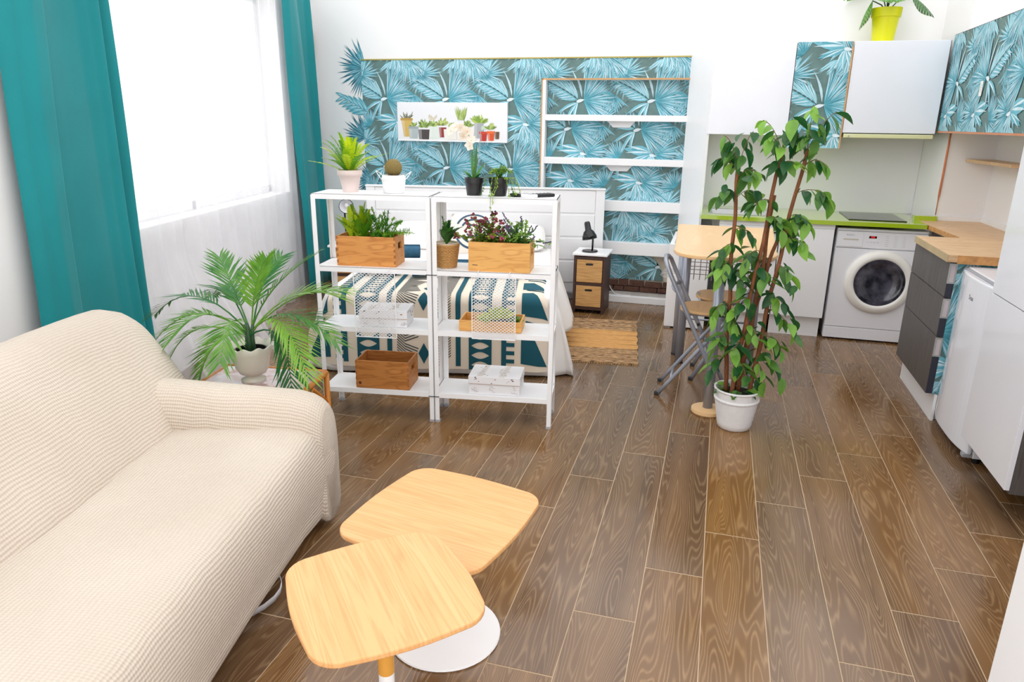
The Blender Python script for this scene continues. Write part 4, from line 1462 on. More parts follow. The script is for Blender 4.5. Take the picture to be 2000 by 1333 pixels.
# ================================================================== BED
BA = math.radians(13)
BO = Vector((-1.57, 3.92, 0))
BU = Vector((math.cos(BA), math.sin(BA), 0)); BV = Vector((-math.sin(BA), math.cos(BA), 0))
def bp_(u, v, z=0):
    return BO + BU * u + BV * v + Vector((0, 0, z))
bed = thing('bed', 'double bed with a wide white plank headboard behind the shelf units', 'bed', bp_(0, 0), BA)
ob('mattress', MB().box(-.68, .66, .04, 1.92, .26, .49), fabric('mattress cloth', C(240, 238, 234)), bed, bevel=.05, bseg=4)
ob('bed_base', MB().box(-.66, .64, .06, 1.92, .06, .26), WHITE, bed)
for x in (-.6, .58):
    for y in (.12, 1.85):
        ob('leg', MB().box(x - .025, x + .025, y - .025, y + .025, 0, .06), DARK, bed)
HB0, HB1, HBY, HBZ = -.912, 1.122, 1.95, .99
hbm = plain('white painted headboard', C(240, 240, 242), .5, var=.01)
hb = ob('headboard', MB().box(HB0, HB1, HBY, HBY + .03, .1, HBZ - .012), hbm, bed, bevel=.003)
for x in (HB0, HB1 - .075):
    ob('stile', MB().box(x, x + .075, HBY - .012, HBY + .01, .1, HBZ - .012), hbm, hb, bevel=.003)
for k in range(4):
    z1 = HBZ - .015 - k * .2
    ob('headboard_plank', MB().box(HB0 + .079, HB1 - .079, HBY - .009, HBY + .01, z1 - .19, z1 - .006), hbm, hb, bevel=.004)
ob('cap_rail', MB().box(HB0 - .005, HB1 + .005, HBY - .02, HBY + .04, HBZ - .012, HBZ), hbm, hb, bevel=.003)

# white bedspread hanging to the floor at both sides
SHEET = fabric('white bedspread cloth', C(243, 240, 238), .85, weave=500)
def spread(a, b2):
    q2 = max(0, 1 - b2 / .16)
    v = .015 + 1.72 * max(0, b2 - .16) / .84
    # a: 0 left hem .. 1 right hem
    s = (a - .5) * 2
    edge = .685
    top = .505 + .004 * math.sin(9 * v)
    if abs(s) < .6:
        return (s / .6 * edge - .01, v - .012 * math.sin(min(1, q2 * 4) * PI / 2) - .012 * q2 + .006 * q2 * math.sin(15 * s), (top + .004 * math.sin(11 * s)) * (1 - q2) + .012 * q2)
    q = (abs(s) - .6) / .4
    sg = 1 if s > 0 else -1
    zz = top - (top - .012) * q ** 1.15
    out = .02 + .09 * q + .035 * q * math.sin(v * 9.0 + 1) + .022 * q * math.sin(v * 19) + .012 * q * math.sin(v * 37 + 2)
    if sg > 0:
        zz += .14 * q * max(0, math.sin((v - .25) * 2.6)) ** 2
        out += .07 * q * math.exp(-((v - 1.15) / .3) ** 2)
    zz = min(zz, top * (1 - q2) + .012 * q2)
    return (sg * (edge + out * math.sin(min(1, q * 3) * PI / 2) * (1 - .25 * q2)) - .01, v - (.012 * math.sin(min(1, q2 * 4) * PI / 2) + .012 * q2) * (1 - q) + .03 * q * q2, zz)
o = ob('bedspread', MB().grid(spread, 80, 90), SHEET, smooth=True)
o.location = bp_(0, 0); o.rotation_euler = (0, 0, BA)
s_ = o.modifiers.new('thickness', 'SOLIDIFY'); s_.thickness = .004; s_.offset = 1
tag(o, 'white bedspread hanging down the sides of the bed to the floor', 'bedspread')

# patterned throw over the foot of the bed
S0 = -.09                     # the middle of its pattern
HALF = .76
RAD = .06
DROP = .405                    # straight part hanging at the foot
ZT = .517
def throw(s, t, lift=0.0):
    """s across from the pattern's middle, t up from the hem over the foot edge and along the top"""
    u = s + S0
    wave = .012 * math.sin(7 * u) * max(0, 1 - t / DROP)
    if t < DROP:
        y, z, n = -.03 - .02 * (1 - t / DROP) + wave, ZT - RAD - DROP + t, Vector((0, -1, 0))
    elif t < DROP + RAD * PI / 2:
        a = (t - DROP) / RAD
        y, z, n = -.03 + RAD - RAD * math.cos(a), ZT - RAD + RAD * math.sin(a), Vector((0, -math.cos(a), math.sin(a)))
    else:
        y, z, n = -.03 + RAD + (t - DROP - RAD * PI / 2), ZT, Vector((0, 0, 1))
    E0 = .62
    d = abs(u + .01) - E0
    if d > 0:
        sg = 1 if u > 0 else -1
        if d < RAD * PI / 2:
            a = d / RAD
            u2, dz = E0 + RAD * math.sin(a), RAD * (1 - math.cos(a))
        else:
            a = PI / 2
            u2, dz = E0 + RAD, RAD + (d - RAD * PI / 2)
        f = min(1, max(0, t / (DROP + RAD)))
        # at the hanging foot the cloth simply runs on sideways and swings back a little
        uu = (E0 + d * .93) * (1 - f ** 3) + u2 * f ** 3
        z -= dz * f ** 3
        y += d * .35 * (1 - f)
        u = sg * uu - .01
        n = (n + Vector((sg * math.sin(a) * f, 0, 0))).normalized()
    p = Vector((u, y, z)) + n * lift
    return (p.x, p.y, p.z)
TT = DROP + RAD * PI / 2 + .85
t = thing('patterned_throw', 'cream throw with dark teal geometric pattern over the foot of the bed', 'blanket', bp_(0, 0), BA)
o = ob('cloth', MB().grid(lambda a, b2: throw((a - .5) * 2 * HALF, b2 * TT), 100, 90), fabric('cream woven throw', C(236, 222, 204), .9, weave=400), t, smooth=True)
SH = []
TLB = C(18, 84, 100)
GRY = C(66, 74, 80)
for sg in (-1, 1):
    SH.append(([(sg * .195, .02), (sg * .225, .02), (sg * .225, TT), (sg * .195, TT)], TLB))
    x0, x1 = sg * .275, sg * .415
    # column with pale lens shapes left open
    n = 22
    cell = TT / n
    mid = (x0 + x1) / 2
    for i in range(n):
        z0 = i * cell
        m = 8
        hw = abs(x1 - x0) / 2 - .015
        low = [(mid - hw + 2 * hw * k / m, z0 + cell * .5 - cell * .36 * math.sin(PI * k / m)) for k in range(m + 1)]
        upp = [(p[0], 2 * (z0 + cell * .5) - p[1]) for p in low]
        a_, b_ = min(x0, x1), max(x0, x1)
        for k in range(m):
            SH.append(([(low[k][0], z0), (low[k + 1][0], z0), low[k + 1], low[k]], TLB))
            SH.append(([upp[k], upp[k + 1], (upp[k + 1][0], z0 + cell), (upp[k][0], z0 + cell)], TLB))
        SH.append(([(a_, z0), (mid - hw, z0), (mid - hw, z0 + cell), (a_, z0 + cell)], TLB))
        SH.append(([(mid + hw, z0), (b_, z0), (b_, z0 + cell), (mid + hw, z0 + cell)], TLB))
    # comb
    SH.append(([(sg * .475, .03), (sg * .505, .03), (sg * .505, TT), (sg * .475, TT)], TLB))
    k = 0
    while k * .052 < TT - .03:
        z0 = .05 + k * .052
        SH.append(([(sg * .505, z0), (sg * .555, z0), (sg * .555, z0 + .025), (sg * .505, z0 + .025)], TLB))
        k += 1
    # big triangles at the sides
    for z0 in (.05, .35, .63, .93):
        SH.append(([(sg * .595, z0 + .0), (sg * .76, z0 - .02), (sg * .66, z0 + .19), (sg * .595, z0 + .18)], TLB))
        SH.append(([(sg * .62, z0 + .255), (sg * .76, z0 + .215), (sg * .76, z0 + .235), (sg * .62, z0 + .27)], TLB))
# chevrons and diamonds in the middle
for i in range(int(TT / .0165)):
    z0 = .04 + i * .0165
    for sg in (-1, 1):
        ph = (z0 % .33) / .33
        w0 = .03 + .055 * abs(2 * ph - 1)
        xm = .115
        SH.append(([(sg * w0, z0 + (.03 if ph > .5 else -.03)), (sg * xm, z0), (sg * xm, z0 + .007), (sg * w0, z0 + (.037 if ph > .5 else -.023))], GRY))
        SH.append(([(sg * xm, z0), (sg * .165, z0 + .045), (sg * .165, z0 + .052), (sg * xm, z0 + .007)], GRY))
for i in range(9):
    z0 = .10 + .165 * i
    h_ = .065 if i % 2 == 0 else .036
    w_ = .034 if i % 2 == 0 else .022
    SH.append(([(0, z0 - h_), (w_, z0), (0, z0 + h_), (-w_, z0)], TLB))
mb = MB()
cuts = [0, .1, .2, .3, .375]
q = .4
while q < .52:
    cuts.append(q); q += .012
cuts += [.54, .65, .8, 1.0, TT]
cs = [-HALF]
q = -.76
cs = [-.76 + .02 * i for i in range(13)] + [-.5, -.3, -.1, .1, .3, .5] + [.52 + .02 * i for i in range(13)]
for k, (pts, col) in enumerate(SH):
    lift = .0022 + (.0004 if col is TLB else 0)
    zlo, zhi = min(p[1] for p in pts), max(p[1] for p in pts)
    xlo, xhi = min(p[0] for p in pts), max(p[0] for p in pts)
    for c0, c1 in zip(cuts, cuts[1:]):
        if c1 < zlo or c0 > zhi:
            continue
        for d0, d1 in zip(cs, cs[1:]):
            if d1 < xlo or d0 > xhi:
                continue
            q = clip_poly(pts, d0, d1, max(c0, .0), c1)
            if q:
                mb.poly([throw(p[0], p[1], lift) for p in q], col)
ob('woven_pattern', mb, printmat('dark woven pattern', .9, .08), t)

# pillows and rolled towels
def cushion(w_, h_, th_):
    def f(sgn):
        def g(a, b2):
            x, y = (a - .5) * 2, (b2 - .5) * 2
            px = x * w_ / 2 * (1 - .07 * y * y); py = y * h_ / 2 * (1 - .07 * x * x)
            z = sgn * th_ / 2 * ((1 - x ** 4) * (1 - y ** 4)) ** .5
            return (px, py, z)
        return g
    return MB().grid(f(1), 16, 12).grid(f(-1), 16, 12)
for k, (u, lab) in enumerate(((-.36, 'white pillow at the left of the headboard'), (.32, 'white pillow at the right of the headboard'))):
    o = ob('pillow', cushion(.62, .40, .15), SHEET, smooth=True)
    o.location = bp_(u, 1.70, .60); o.rotation_euler = Euler((math.radians(20), 0, BA), 'XYZ')
    tag(o, lab, 'pillow', 'white pillows on the bed')
t = thing('patterned_cushion', 'cream cushion with dark blue curved motif leaning on the pillows', 'cushion', bp_(.06, 1.50, .655))
t.rotation_euler = Euler((math.radians(60), 0, BA), 'XYZ')
ob('cushion_cover', cushion(.40, .36, .13), fabric('cream cushion cloth', C(240, 232, 222)), t, smooth=True)
mb = MB()
def cz(x, y):
    a, b2 = x / .2, y / .18
    return .065 * (max(0, (1 - a ** 4) * (1 - b2 ** 4))) ** .5 + .0015
for s0, s1 in ((25, 155), (205, 335)):
    mb = MB()
    for r_ in (.15, .105, .06):
        n = 14
        for i in range(n):
            a0, a1 = (math.radians(s0 + (s1 - s0) * q / n) for q in (i, i + 1))
            ps = [(r_ * 1.0 * math.cos(a0), r_ * math.sin(a0)), (r_ * math.cos(a1), r_ * math.sin(a1)), ((r_ - .016) * math.cos(a1), (r_ - .016) * math.sin(a1)), ((r_ - .016) * math.cos(a0), (r_ - .016) * math.sin(a0))]
            mb.poly([(x, y, cz(x, y)) for x, y in ps], C(40, 76, 104))
    ob('motif', mb, INK, t)
TOW = plain('blue terry towel', C(52, 98, 126), .95, var=.15, scale=40, bump=.9, bscale=260)
def towel(label, u, v, z, ln, r_, rz):
    t = thing('rolled_towel', label, 'towel', bp_(u, v, z), BA + rz, 'blue rolled towels on the bed')
    mb = MB()
    n = 64
    sp_ = []
    for i in range(n + 1):
        a = i / n * 4.5 * PI
        rr = r_ * (.22 + .78 * i / n)
        sp_.append((rr * math.cos(a), rr * math.sin(a)))
    vs = []
    for x in (-ln / 2, ln / 2):
        vs += [(x, y, zz + r_) for y, zz in sp_]
    mb.add(vs, [(i, i + 1, n + 2 + i, n + 1 + i) for i in range(n)])
    o = ob('roll', mb, TOW, t, smooth=True)
    s_ = o.modifiers.new('thickness', 'SOLIDIFY'); s_.thickness = r_ * .24; s_.offset = -1
    b_ = o.modifiers.new('soft', 'BEVEL'); b_.width = .006; b_.segments = 2
    ob('core', MB().lathe([(r_ * .8, -ln / 2 + .004), (r_ * .8, ln / 2 - .004)], 20, (0, 0, r_), M=Matrix.Rotation(PI / 2, 3, 'Y')), TOW, o, smooth=False)
towel('blue rolled towel at the left of the bed behind the left mesh screen', -.46, .50, ZT, .26, .062, .1)
towel('blue rolled towel next to the left mesh screen, nearer the bed middle', -.17, .46, ZT, .15, .055, .35)
towel('blue rolled towel on top, between the two left-hand towels', -.30, .50, ZT + .112, .20, .05, .1)
towel('blue rolled towel behind the right mesh screen, left of the other', .10, .50, ZT, .18, .06, .0)
towel('blue rolled towel behind the right mesh screen, at the right', .37, .52, ZT, .26, .058, -.1)

# ================================================================== NIGHTSTANDS, LAMPS, RUG
WENGE = plain('dark brown wood', C(66, 42, 36), .5, var=.15, scale=20)
SEAG = wood('woven tan drawer', C(196, 150, 92), C(210, 166, 108), C(166, 118, 66), stretch=(2, 2, 60), scale=3, rough=.8, rings=3, line=.6)[0]
def nightstand(loc, rz, label):
    t = thing('nightstand', label, 'nightstand', loc, rz, 'dark nightstands with tan drawers')
    W_, D_, H_ = .262, .30, .485
    for x in (0, W_ - .022):
        ob('side_panel', MB().box(x, x + .022, 0, D_, 0, H_), WENGE, t, bevel=.002)
    ob('back_panel', MB().box(.022, W_ - .022, D_ - .01, D_, .03, H_), WENGE, t)
    for z in (.045, .25, .465):
        ob('cross_rail', MB().box(.022, W_ - .022, .0, D_ - .01, z - .012, z + .012), WENGE, t)
    ob('top', MB().box(-.012, W_ + .012, -.012, D_, H_, H_ + .016), WHITE, t, bevel=.002)
    for z0, z1 in ((.06, .235), (.265, .45)):
        d = ob('drawer', MB().box(.026, W_ - .026, -.004, D_ - .02, z0, z1), SEAG, t, bevel=.003)
        pts = []
        for k in range(16):
            a = 2 * PI * k / 16
            pts.append((W_ / 2 + math.copysign(.022, math.cos(a)) + .009 * math.cos(a), z1 - .035 + .009 * math.sin(a)))
        ob('finger_hole', MB().prism_xz(pts, -.0052, -.004), DARK, d)
    return t
nightstand((-1.085, 5.68, 0), 0.0, 'dark brown nightstand with two tan drawers right of the bed')
nightstand(tuple(Vector((-3.12, 5.33, 0))), BA, 'dark brown nightstand half hidden behind the left shelf unit')

def desk_lamp(loc, rz, label, zs=.05, aim=None):
    t = thing('desk_lamp', label, 'lamp', loc, rz, 'black desk lamps by the bed')
    ob('base', MB().lathe([(.062, 0), (.066, .006), (.06, .014), (.02, .02)], 32), BLACKG, t, smooth=False)
    if aim is None:
        ob('arm', MB().tube([(.02, 0, .015), (.02, 0, .1), (.012, 0, .15)], .0075, 8), BLACKG, t, smooth=True)
        M = Matrix.Rotation(math.radians(-12), 3, 'Y')
        c = (-.012, 0, .135)
    else:
        ob('arm', MB().tube([(0, 0, .015), (0, 0, .18), (-.005, 0, .29)], .008, 8), BLACKG, t, smooth=True)
        M = Matrix.Rotation(math.radians(22), 3, 'Z') @ Matrix.Rotation(math.radians(-80), 3, 'X')
        c = (.03, -.02, .325)
        M = M @ Matrix.Diagonal((1, 1, 1))
    prof = [(.062, -.03), (.058, -.005), (.042, .03), (.026, .045), (.024, .10), (.018, .112), (.0005, .113)]
    s = ob('shade', MB().lathe([(.058, -.029)] + prof, 32, c, closed=True, M=M), BLACKG, t, smooth=True)
    inner = MB().lathe([(.058, -.027), (.05, .0), (.03, .03), (.0005, .034)], 28, c, closed=True, M=M)
    ob('reflector', inner, plain('white reflector', C(236, 236, 240), .35), s, smooth=True)
    ob('bulb', MB().sphere(Vector(c) + M @ Vector((0, 0, .0)), .018, 12, 8), WHITE, s, smooth=True)
    return t
desk_lamp((-.975, 5.79, .501), 0, 'black desk lamp on the right-hand nightstand')
desk_lamp((-3.03, 5.47, .501), 0, 'black desk lamp with its round white shade turned to the room, left of the bed', aim=True)

m_, nt, b = newmat('jute rag rug')
tc = N(nt, 'ShaderNodeTexCoord')
sx = N(nt, 'ShaderNodeSeparateXYZ'); L(nt, tc.outputs['Object'], sx.inputs[0])
no = N(nt, 'ShaderNodeTexNoise', i_Scale=1.0, i_Detail=4.0)
mp = N(nt, 'ShaderNodeMapping'); mp.inputs['Scale'].default_value = (22, 90, 1); L(nt, tc.outputs['Object'], mp.inputs['Vector']); L(nt, mp.outputs[0], no.inputs['Vector'])
end = math_(nt, 'GREATER_THAN', math_(nt, 'ABSOLUTE', math_(nt, 'ADD', sx.outputs[1], -.01)), .23)
c1 = ramp(nt, no.outputs['Fac'], [(.3, C(188, 132, 72)), (.7, C(214, 164, 100))])
c2 = ramp(nt, no.outputs['Fac'], [(.36, C(66, 50, 42)), (.48, C(160, 122, 82)), (.7, C(206, 172, 130))])
mx = N(nt, 'ShaderNodeMix', data_type='RGBA'); L(nt, end, mx.inputs[0]); L(nt, c1, mx.inputs[6]); L(nt, c2, mx.inputs[7])
L(nt, mx.outputs[2], b.inputs['Base Color']); b.inputs['Roughness'].default_value = .95
bp = N(nt, 'ShaderNodeBump', i_Strength=.8, i_Distance=.006); L(nt, no.outputs['Fac'], bp.inputs['Height']); L(nt, bp.outputs[0], b.inputs['Normal'])
rug = thing('rag_rug', 'orange-tan jute rug with dark braided bands beside the bed', 'rug', (-.735, 4.98, 0), math.radians(7))
rw, rl = .27, .54
ob('rug_weave', MB().grid(lambda a, b2: ((a - .5) * 2 * rw * (1 + .015 * math.sin(40 * b2)), (b2 - .5) * 2 * rl, .009 + .002 * math.sin(60 * b2)), 20, 80).box(-rw + .005, rw - .005, -rl, rl, .001, .0075), m_, rug, smooth=True)
FRG = plain('jute fringe', C(196, 156, 106), .95, var=.2, scale=60)
mb = MB()
rg = random.Random(8)
for k in range(70):
    for s in (-1, 1):
        x = -rw + 2 * rw * k / 69
        mb.tube([(x, s * rl, .006), (x + rg.uniform(-.008, .008), s * (rl + rg.uniform(.012, .03)), .003)], .0016, 4)
ob('fringe', mb, FRG, rug)['kind'] = 'stuff'

# ================================================================== KITCHEN
LIMEC = plain('lime laminate', C(166, 194, 34), .12, var=.03, coat=.8)
DKWD = wood('dark charcoal oak', C(74, 69, 68), C(90, 85, 83), C(110, 106, 103), stretch=(30, 30, 2.2), scale=1.6, rough=.45, rings=5, line=.3)[0]
OAKC = wood('pale oak worktop', C(214, 176, 134), C(228, 194, 154), C(188, 146, 102), stretch=(2.0, 14, 14), scale=1.8, rough=.45, rings=7, line=.45)[0]
EDGE = plain('chipped oak edge', C(206, 150, 92), .5, var=.2, scale=30)

# backsplash
o = ob('backsplash', MB().box(-.11, 1.449, 6.192, 6.2, .875, 1.46), SPLASH); tag(o, 'plain white backsplash panel above the lime worktop', 'backsplash')
# lime worktop with a cut-out for the sink
t = thing('lime_worktop', 'lime green kitchen worktop over the washing machine and base cabinets', 'worktop', (0, 0, 0))
X0, X1, Y0, Y1, Z0, Z1 = -.11, 1.405, 5.51, 6.19, .846, .875
sx0, sx1, sy0, sy1 = -.04, .38, 5.62, 5.97
mb = MB().box(X0, sx0, Y0, Y1, Z0, Z1).box(sx1, X1, Y0, Y1, Z0, Z1).box(sx0, sx1, Y0, sy0, Z0, Z1).box(sx0, sx1, sy1, Y1, Z0, Z1)
ob('slab', mb, LIMEC, t)
ob('end_block', MB().box(1.385, 1.53, 5.80, 5.865, .872, .905), LIMEC, t)
t = thing('sink', 'steel sink set into the lime worktop', 'sink', (0, 0, 0))
mb = MB()
for a, b2, c, d in ((sx0 - .015, sx1 + .015, sy0 - .015, sy0), (sx0 - .015, sx1 + .015, sy1, sy1 + .015), (sx0 - .015, sx0, sy0, sy1), (sx1, sx1 + .015, sy0, sy1)):
    mb.box(a, b2, c, d, Z1, Z1 + .004)
ob('rim', mb, STEEL, t)
mb = MB().add([(sx0, sy0, Z1), (sx1, sy0, Z1), (sx1, sy1, Z1), (sx0, sy1, Z1), (sx0 + .03, sy0 + .03, Z1 - .14), (sx1 - .03, sy0 + .03, Z1 - .14), (sx1 - .03, sy1 - .03, Z1 - .14), (sx0 + .03, sy1 - .03, Z1 - .14)],
              [(0, 4, 5, 1), (1, 5, 6, 2), (2, 6, 7, 3), (3, 7, 4, 0), (4, 7, 6, 5)])
ob('bowl', mb, STEEL, t)
ob('drain', MB().lathe([(.025, Z1 - .139), (.02, Z1 - .137)], 16, (.17, 5.8, 0)), DARK, t)
t = thing('cooktop', 'black glass hob set into the lime worktop', 'cooktop', (0, 0, 0))
ob('glass', MB().box(.92, 1.30, 5.62, 6.10, Z1, Z1 + .006), BLACKG, t, bevel=.002)
ob('burner_ring', MB().lathe([(.075, Z1 + .0063), (.078, Z1 + .0063)], 32, (1.1, 5.75, 0), closed=True), GREYP, t)
ob('burner_ring', MB().lathe([(.06, Z1 + .0063), (.063, Z1 + .0063)], 32, (1.1, 5.97, 0), closed=True), GREYP, t)

# base cabinets
def cab(name, label, x0, x1, fronts, group='white kitchen base cabinets'):
    t = thing(name, label, 'cabinet', (0, 0, 0), 0, group)
    ob('body', MB().box(x0, x1, 5.55, 6.185, .15, .84), WHITE, t)
    ob('toe_kick', MB().box(x0, x1 - .012, 5.575, 5.6, 0, .148), WHITE, t)
    for i, (z0, z1, hx, hz, dr) in enumerate(fronts):
        d = ob('drawer' if dr else 'door', MB().box(x0 + .002, x1 - .002, 5.53, 5.549, z0, z1), WHITE, t, bevel=.0015)
        mb = MB().box(hx - .03, hx + .03, 5.512, 5.518, hz - .006, hz + .006).box(hx - .026, hx - .018, 5.516, 5.53, hz - .004, hz + .004).box(hx + .018, hx + .026, 5.516, 5.53, hz - .004, hz + .004)
        ob('handle', mb, DARK, d, label='short dark handle')
    return t
cab('base_cabinet', 'white base cabinet with drawers and dark handles behind the ficus', .03, .455, [(.615, .812, .41, .77, True), (.155, .611, .41, .57, True)])
cab('base_cabinet', 'white base cabinet with a single plain door beside the washing machine', .46, .826, [(.155, .812, .50, .72, False)])
o = ob('counter_fascia', MB().box(.03, .826, 5.535, 5.55, .814, .845), WHITE); tag(o, 'white strip under the lime worktop above the cabinet fronts', 'fascia')
# low white cabinet at the end of the run
t = thing('low_cabinet', 'low white cabinet with a vented top behind the bar table', 'cabinet', (-.315, 5.46, 0))
ob('body', MB().box(0, .30, 0, .68, .012, .655), WHITE, t, bevel=.004)
mb = MB()
for k in range(26):
    mb.box(.03, .045, .03 + k * .024, .042 + k * .024, .6552, .6562)
ob('vent_slot', mb, GREYP, t)
for x in (.03, .27):
    for y in (.03, .65):
        ob('foot', MB().box(x - .02, x + .02, y - .02, y + .02, 0, .012), GREYP, t)

# wall cabinets
t = thing('wall_cabinet', 'white wall cabinet with a plain door left of the papered cabinet', 'cabinet', (0, 0, 0), 0, 'kitchen wall cabinets')
ob('body', MB().box(-.12, .448, 5.87, 6.19, 1.45, 2.09), WHITE, t)
ob('door', MB().box(-.12, .446, 5.85, 5.869, 1.448, 2.092), GLOSSW, t, bevel=.0015)
t = thing('wall_cabinet', 'narrow wall cabinet papered with palm leaves between the white ones', 'cabinet', (0, 0, 0), 0, 'kitchen wall cabinets')
ob('body', MB().box(.452, .818, 5.87, 6.19, 1.364, 2.088), WHITE, t)
d = ob('door', MB().box(.45, .82, 5.85, 5.869, 1.362, 2.09), OAKT, t)
ob('door_paper', wallpaper([(.45, .812, 1.362, 2.09)], (.66, 1.66), lambda x, z, dd: (x, 5.8495 - dd, z)), PAPER, d, label='palm-leaf paper on the door')
ob('wood_edging', MB().box(.812, .822, 5.842, 5.87, 1.362, 2.05), OAKT, d)
t = thing('wall_cabinet', 'white wall cabinet above the slim cooker hood', 'cabinet', (0, 0, 0), 0, 'kitchen wall cabinets')
ob('body', MB().box(.828, 1.43, 5.87, 6.19, 1.472, 2.088), WHITE, t)
ob('door', MB().box(.826, 1.43, 5.85, 5.869, 1.474, 2.09), GLOSSW, t, bevel=.0015)
ob('side_shadow_strip', MB().box(1.43, 1.436, 5.862, 6.19, 1.472, 2.088), DARK, t)  # solid dark strip standing in for the shade beside the cabinet
t = thing('cooker_hood', 'slim cream cooker hood under the right wall cabinet', 'cooker hood', (0, 0, 0))
CRM = plain('cream hood metal', C(226, 226, 176), .3, metal=.1, var=.03)
ob('hood_front', MB().box(.835, 1.42, 5.84, 5.875, 1.438, 1.466), CRM, t, bevel=.004)
ob('hood_body', MB().box(.84, 1.415, 5.876, 6.15, 1.442, 1.470), GREYP, t)
ob('button', MB().lathe([(.006, 0), (.006, .004)], 12, (.87, 5.838, 1.45), M=Matrix.Rotation(PI / 2, 3, 'X')), GREYP, t)

# yellow pot with a monstera on the wall cabinet
t = thing('potted_monstera', 'monstera in a bright yellow pot on top of the wall cabinets', 'potted plant', (1.022, 5.99, 2.09))
YEL = plain('bright yellow plastic', C(226, 224, 0), .4, var=.02)
ob('pot', MB().lathe([(.07, 0), (.088, .165), (.096, .166), (.1, .225), (.092, .225), (.086, .2), (.0005, .198)], 40, closed=True), YEL, t, smooth=False)
ob('soil', MB().lathe([(.0005, .205), (.086, .203)], 20, closed=True), SOIL, t)
MON = leafmat('monstera green', C(30, 92, 40), C(96, 156, 40), .4, .2)
rg = random.Random(6)
for k, (e, tilt, az, sc) in enumerate((((-.11, -.05, .27), -.5, PI * .95, 1.0), ((.14, -.02, .30), .0, -.25, 1.1), ((-.03, -.03, .40), .3, PI * .6, 1.0), ((.06, .04, .43), .4, .9, 1.1), ((-.12, .06, .42), .2, 2.4, 1.1), ((.0, -.09, .34), .1, -1.6, .9))):
    e = Vector(e)
    st_ = ob('leaf_stalk', MB().tube([(0, 0, .2), (e.x * .4, e.y * .4, .2 + (e.z - .2) * .65), tuple(e)], .004, 6), PSTEM, t, smooth=True)
    mb = MB()
    ln, wv = .18 * sc, .105 * sc
    M = Matrix.Rotation(az, 3, 'Z') @ Matrix.Rotation(.55 - tilt, 3, 'Y')
    n = 9
    for s in (-1, 1):
        for i in range(n):
            a0, a1 = i / n, (i + .86) / n
            def edge(q):
                return wv * math.sin(PI * min(.985, .2 + q * .78)) ** .8
            f = .0
            ps = [(ln * a0, 0), (ln * a1, 0), (ln * (a1 + .1), s * edge(a1) * (1 - f)), (ln * (a0 + .1), s * edge(a0))]
            vs = [M @ Vector((x, y, -.35 * y * y / wv - .9 * (x / ln) ** 2 * .04)) + e for x, y in ps]
            mb.add(vs, [(0, 1, 2, 3)])
        ps = [(0, 0), (ln, 0), (ln, s * .012), (0, s * .02)]
        mb.add([M @ Vector((x, y, -.9 * (x / ln) ** 2 * .04 + .0004)) + e for x, y in ps], [(0, 1, 2, 3)])
    ob('leaf', mb, MON, st_)

# ---- washing machine
t = thing('washing_machine', 'white front-loading washing machine under the lime worktop', 'washing machine', (.846, 5.55, 0))
ob('body', MB().box(0, .59, .012, .56, .012, .818), APPL, t, bevel=.006)
ob('front_panel', MB().box(.002, .588, 0, .02, .098, .682), APPL, t, bevel=.005)
ob('plinth', MB().box(.002, .588, 0, .02, .012, .095), APPL, t, bevel=.003)
cp = ob('control_panel', MB().box(.002, .588, -.004, .02, .686, .803), APPL, t, bevel=.005)
ob('top_board', MB().box(0, .59, -.002, .56, .806, .824), APPL, t, bevel=.006)
dr = ob('detergent_drawer', MB().box(.008, .175, -.007, .0, .694, .80), APPL, t, bevel=.003)
ob('grip', MB().box(.045, .145, -.0085, -.006, .742, .752), plain('pale grip', C(206, 200, 186), .4), dr)
text_mesh('lettering', 'BOSCH', .015, Matrix.Translation((.088, -.0075, .778)) @ Matrix.Rotation(PI / 2, 4, 'X'), plain('grey lettering', C(150, 150, 158), .5), dr)
ob('display_window', MB().box(.212, .262, -.0052, -.003, .760, .776), plain('dark display', C(60, 10, 14), .2), cp)
m_, nt, b = newmat('red digits')
b.inputs['Base Color'].default_value = C(220, 20, 30); b.inputs['Emission Color'].default_value = C(255, 30, 40); b.inputs['Emission Strength'].default_value = .8
text_mesh('red_digits', '0:58', .014, Matrix.Translation((.237, -.0054, .768)) @ Matrix.Rotation(PI / 2, 4, 'X'), m_, cp)
for k in range(4):
    ob('button', MB().box(.2 + k * .022, .214 + k * .022, -.0055, -.003, .728, .738), plain('button grey', C(220, 220, 224), .4), cp)
mb = MB()
for k in range(6):
    for j in range(3):
        mb.box(.32 + j * .055, .342 + j * .055, -.0045, -.004, .708 + k * .014, .7095 + k * .014)
ob('printed_marks', mb, plain('grey print', C(176, 176, 184), .5), cp)
ob('selector_knob', MB().lathe([(.03, 0), (.028, .016), (.022, .018)], 28, (.545, -.004, .75), M=Matrix.Rotation(PI / 2, 3, 'X')), APPL, cp)
RX = Matrix.Rotation(PI / 2, 3, 'X')
dc = (.32, 0, .448)
door = ob('door', MB().lathe([(.228, 0), (.23, .012), (.215, .03), (.19, .04), (.172, .036), (.166, .022), (.166, .0)], 64, dc, closed=True, M=RX), plain('door ring enamel', C(240, 238, 232), .25, var=.01), t, smooth=True)
gm2, nt, b = newmat('dark door glass')
tc = N(nt, 'ShaderNodeTexCoord'); no = N(nt, 'ShaderNodeTexNoise', i_Scale=14.0, i_Detail=4.0); L(nt, tc.outputs['Object'], no.inputs['Vector'])
L(nt, ramp(nt, no.outputs['Fac'], [(.35, C(34, 36, 44)), (.7, C(92, 90, 104))]), b.inputs['Base Color'])
b.inputs['Roughness'].default_value = .06; b.inputs['Coat Weight'].default_value = .5
ob('door_glass', MB().lathe([(.168, .03), (.15, .03), (.135, .022), (.10, .010), (.06, .006), (.0005, .005)], 48, dc, closed=True, M=RX), gm2, door, smooth=True)
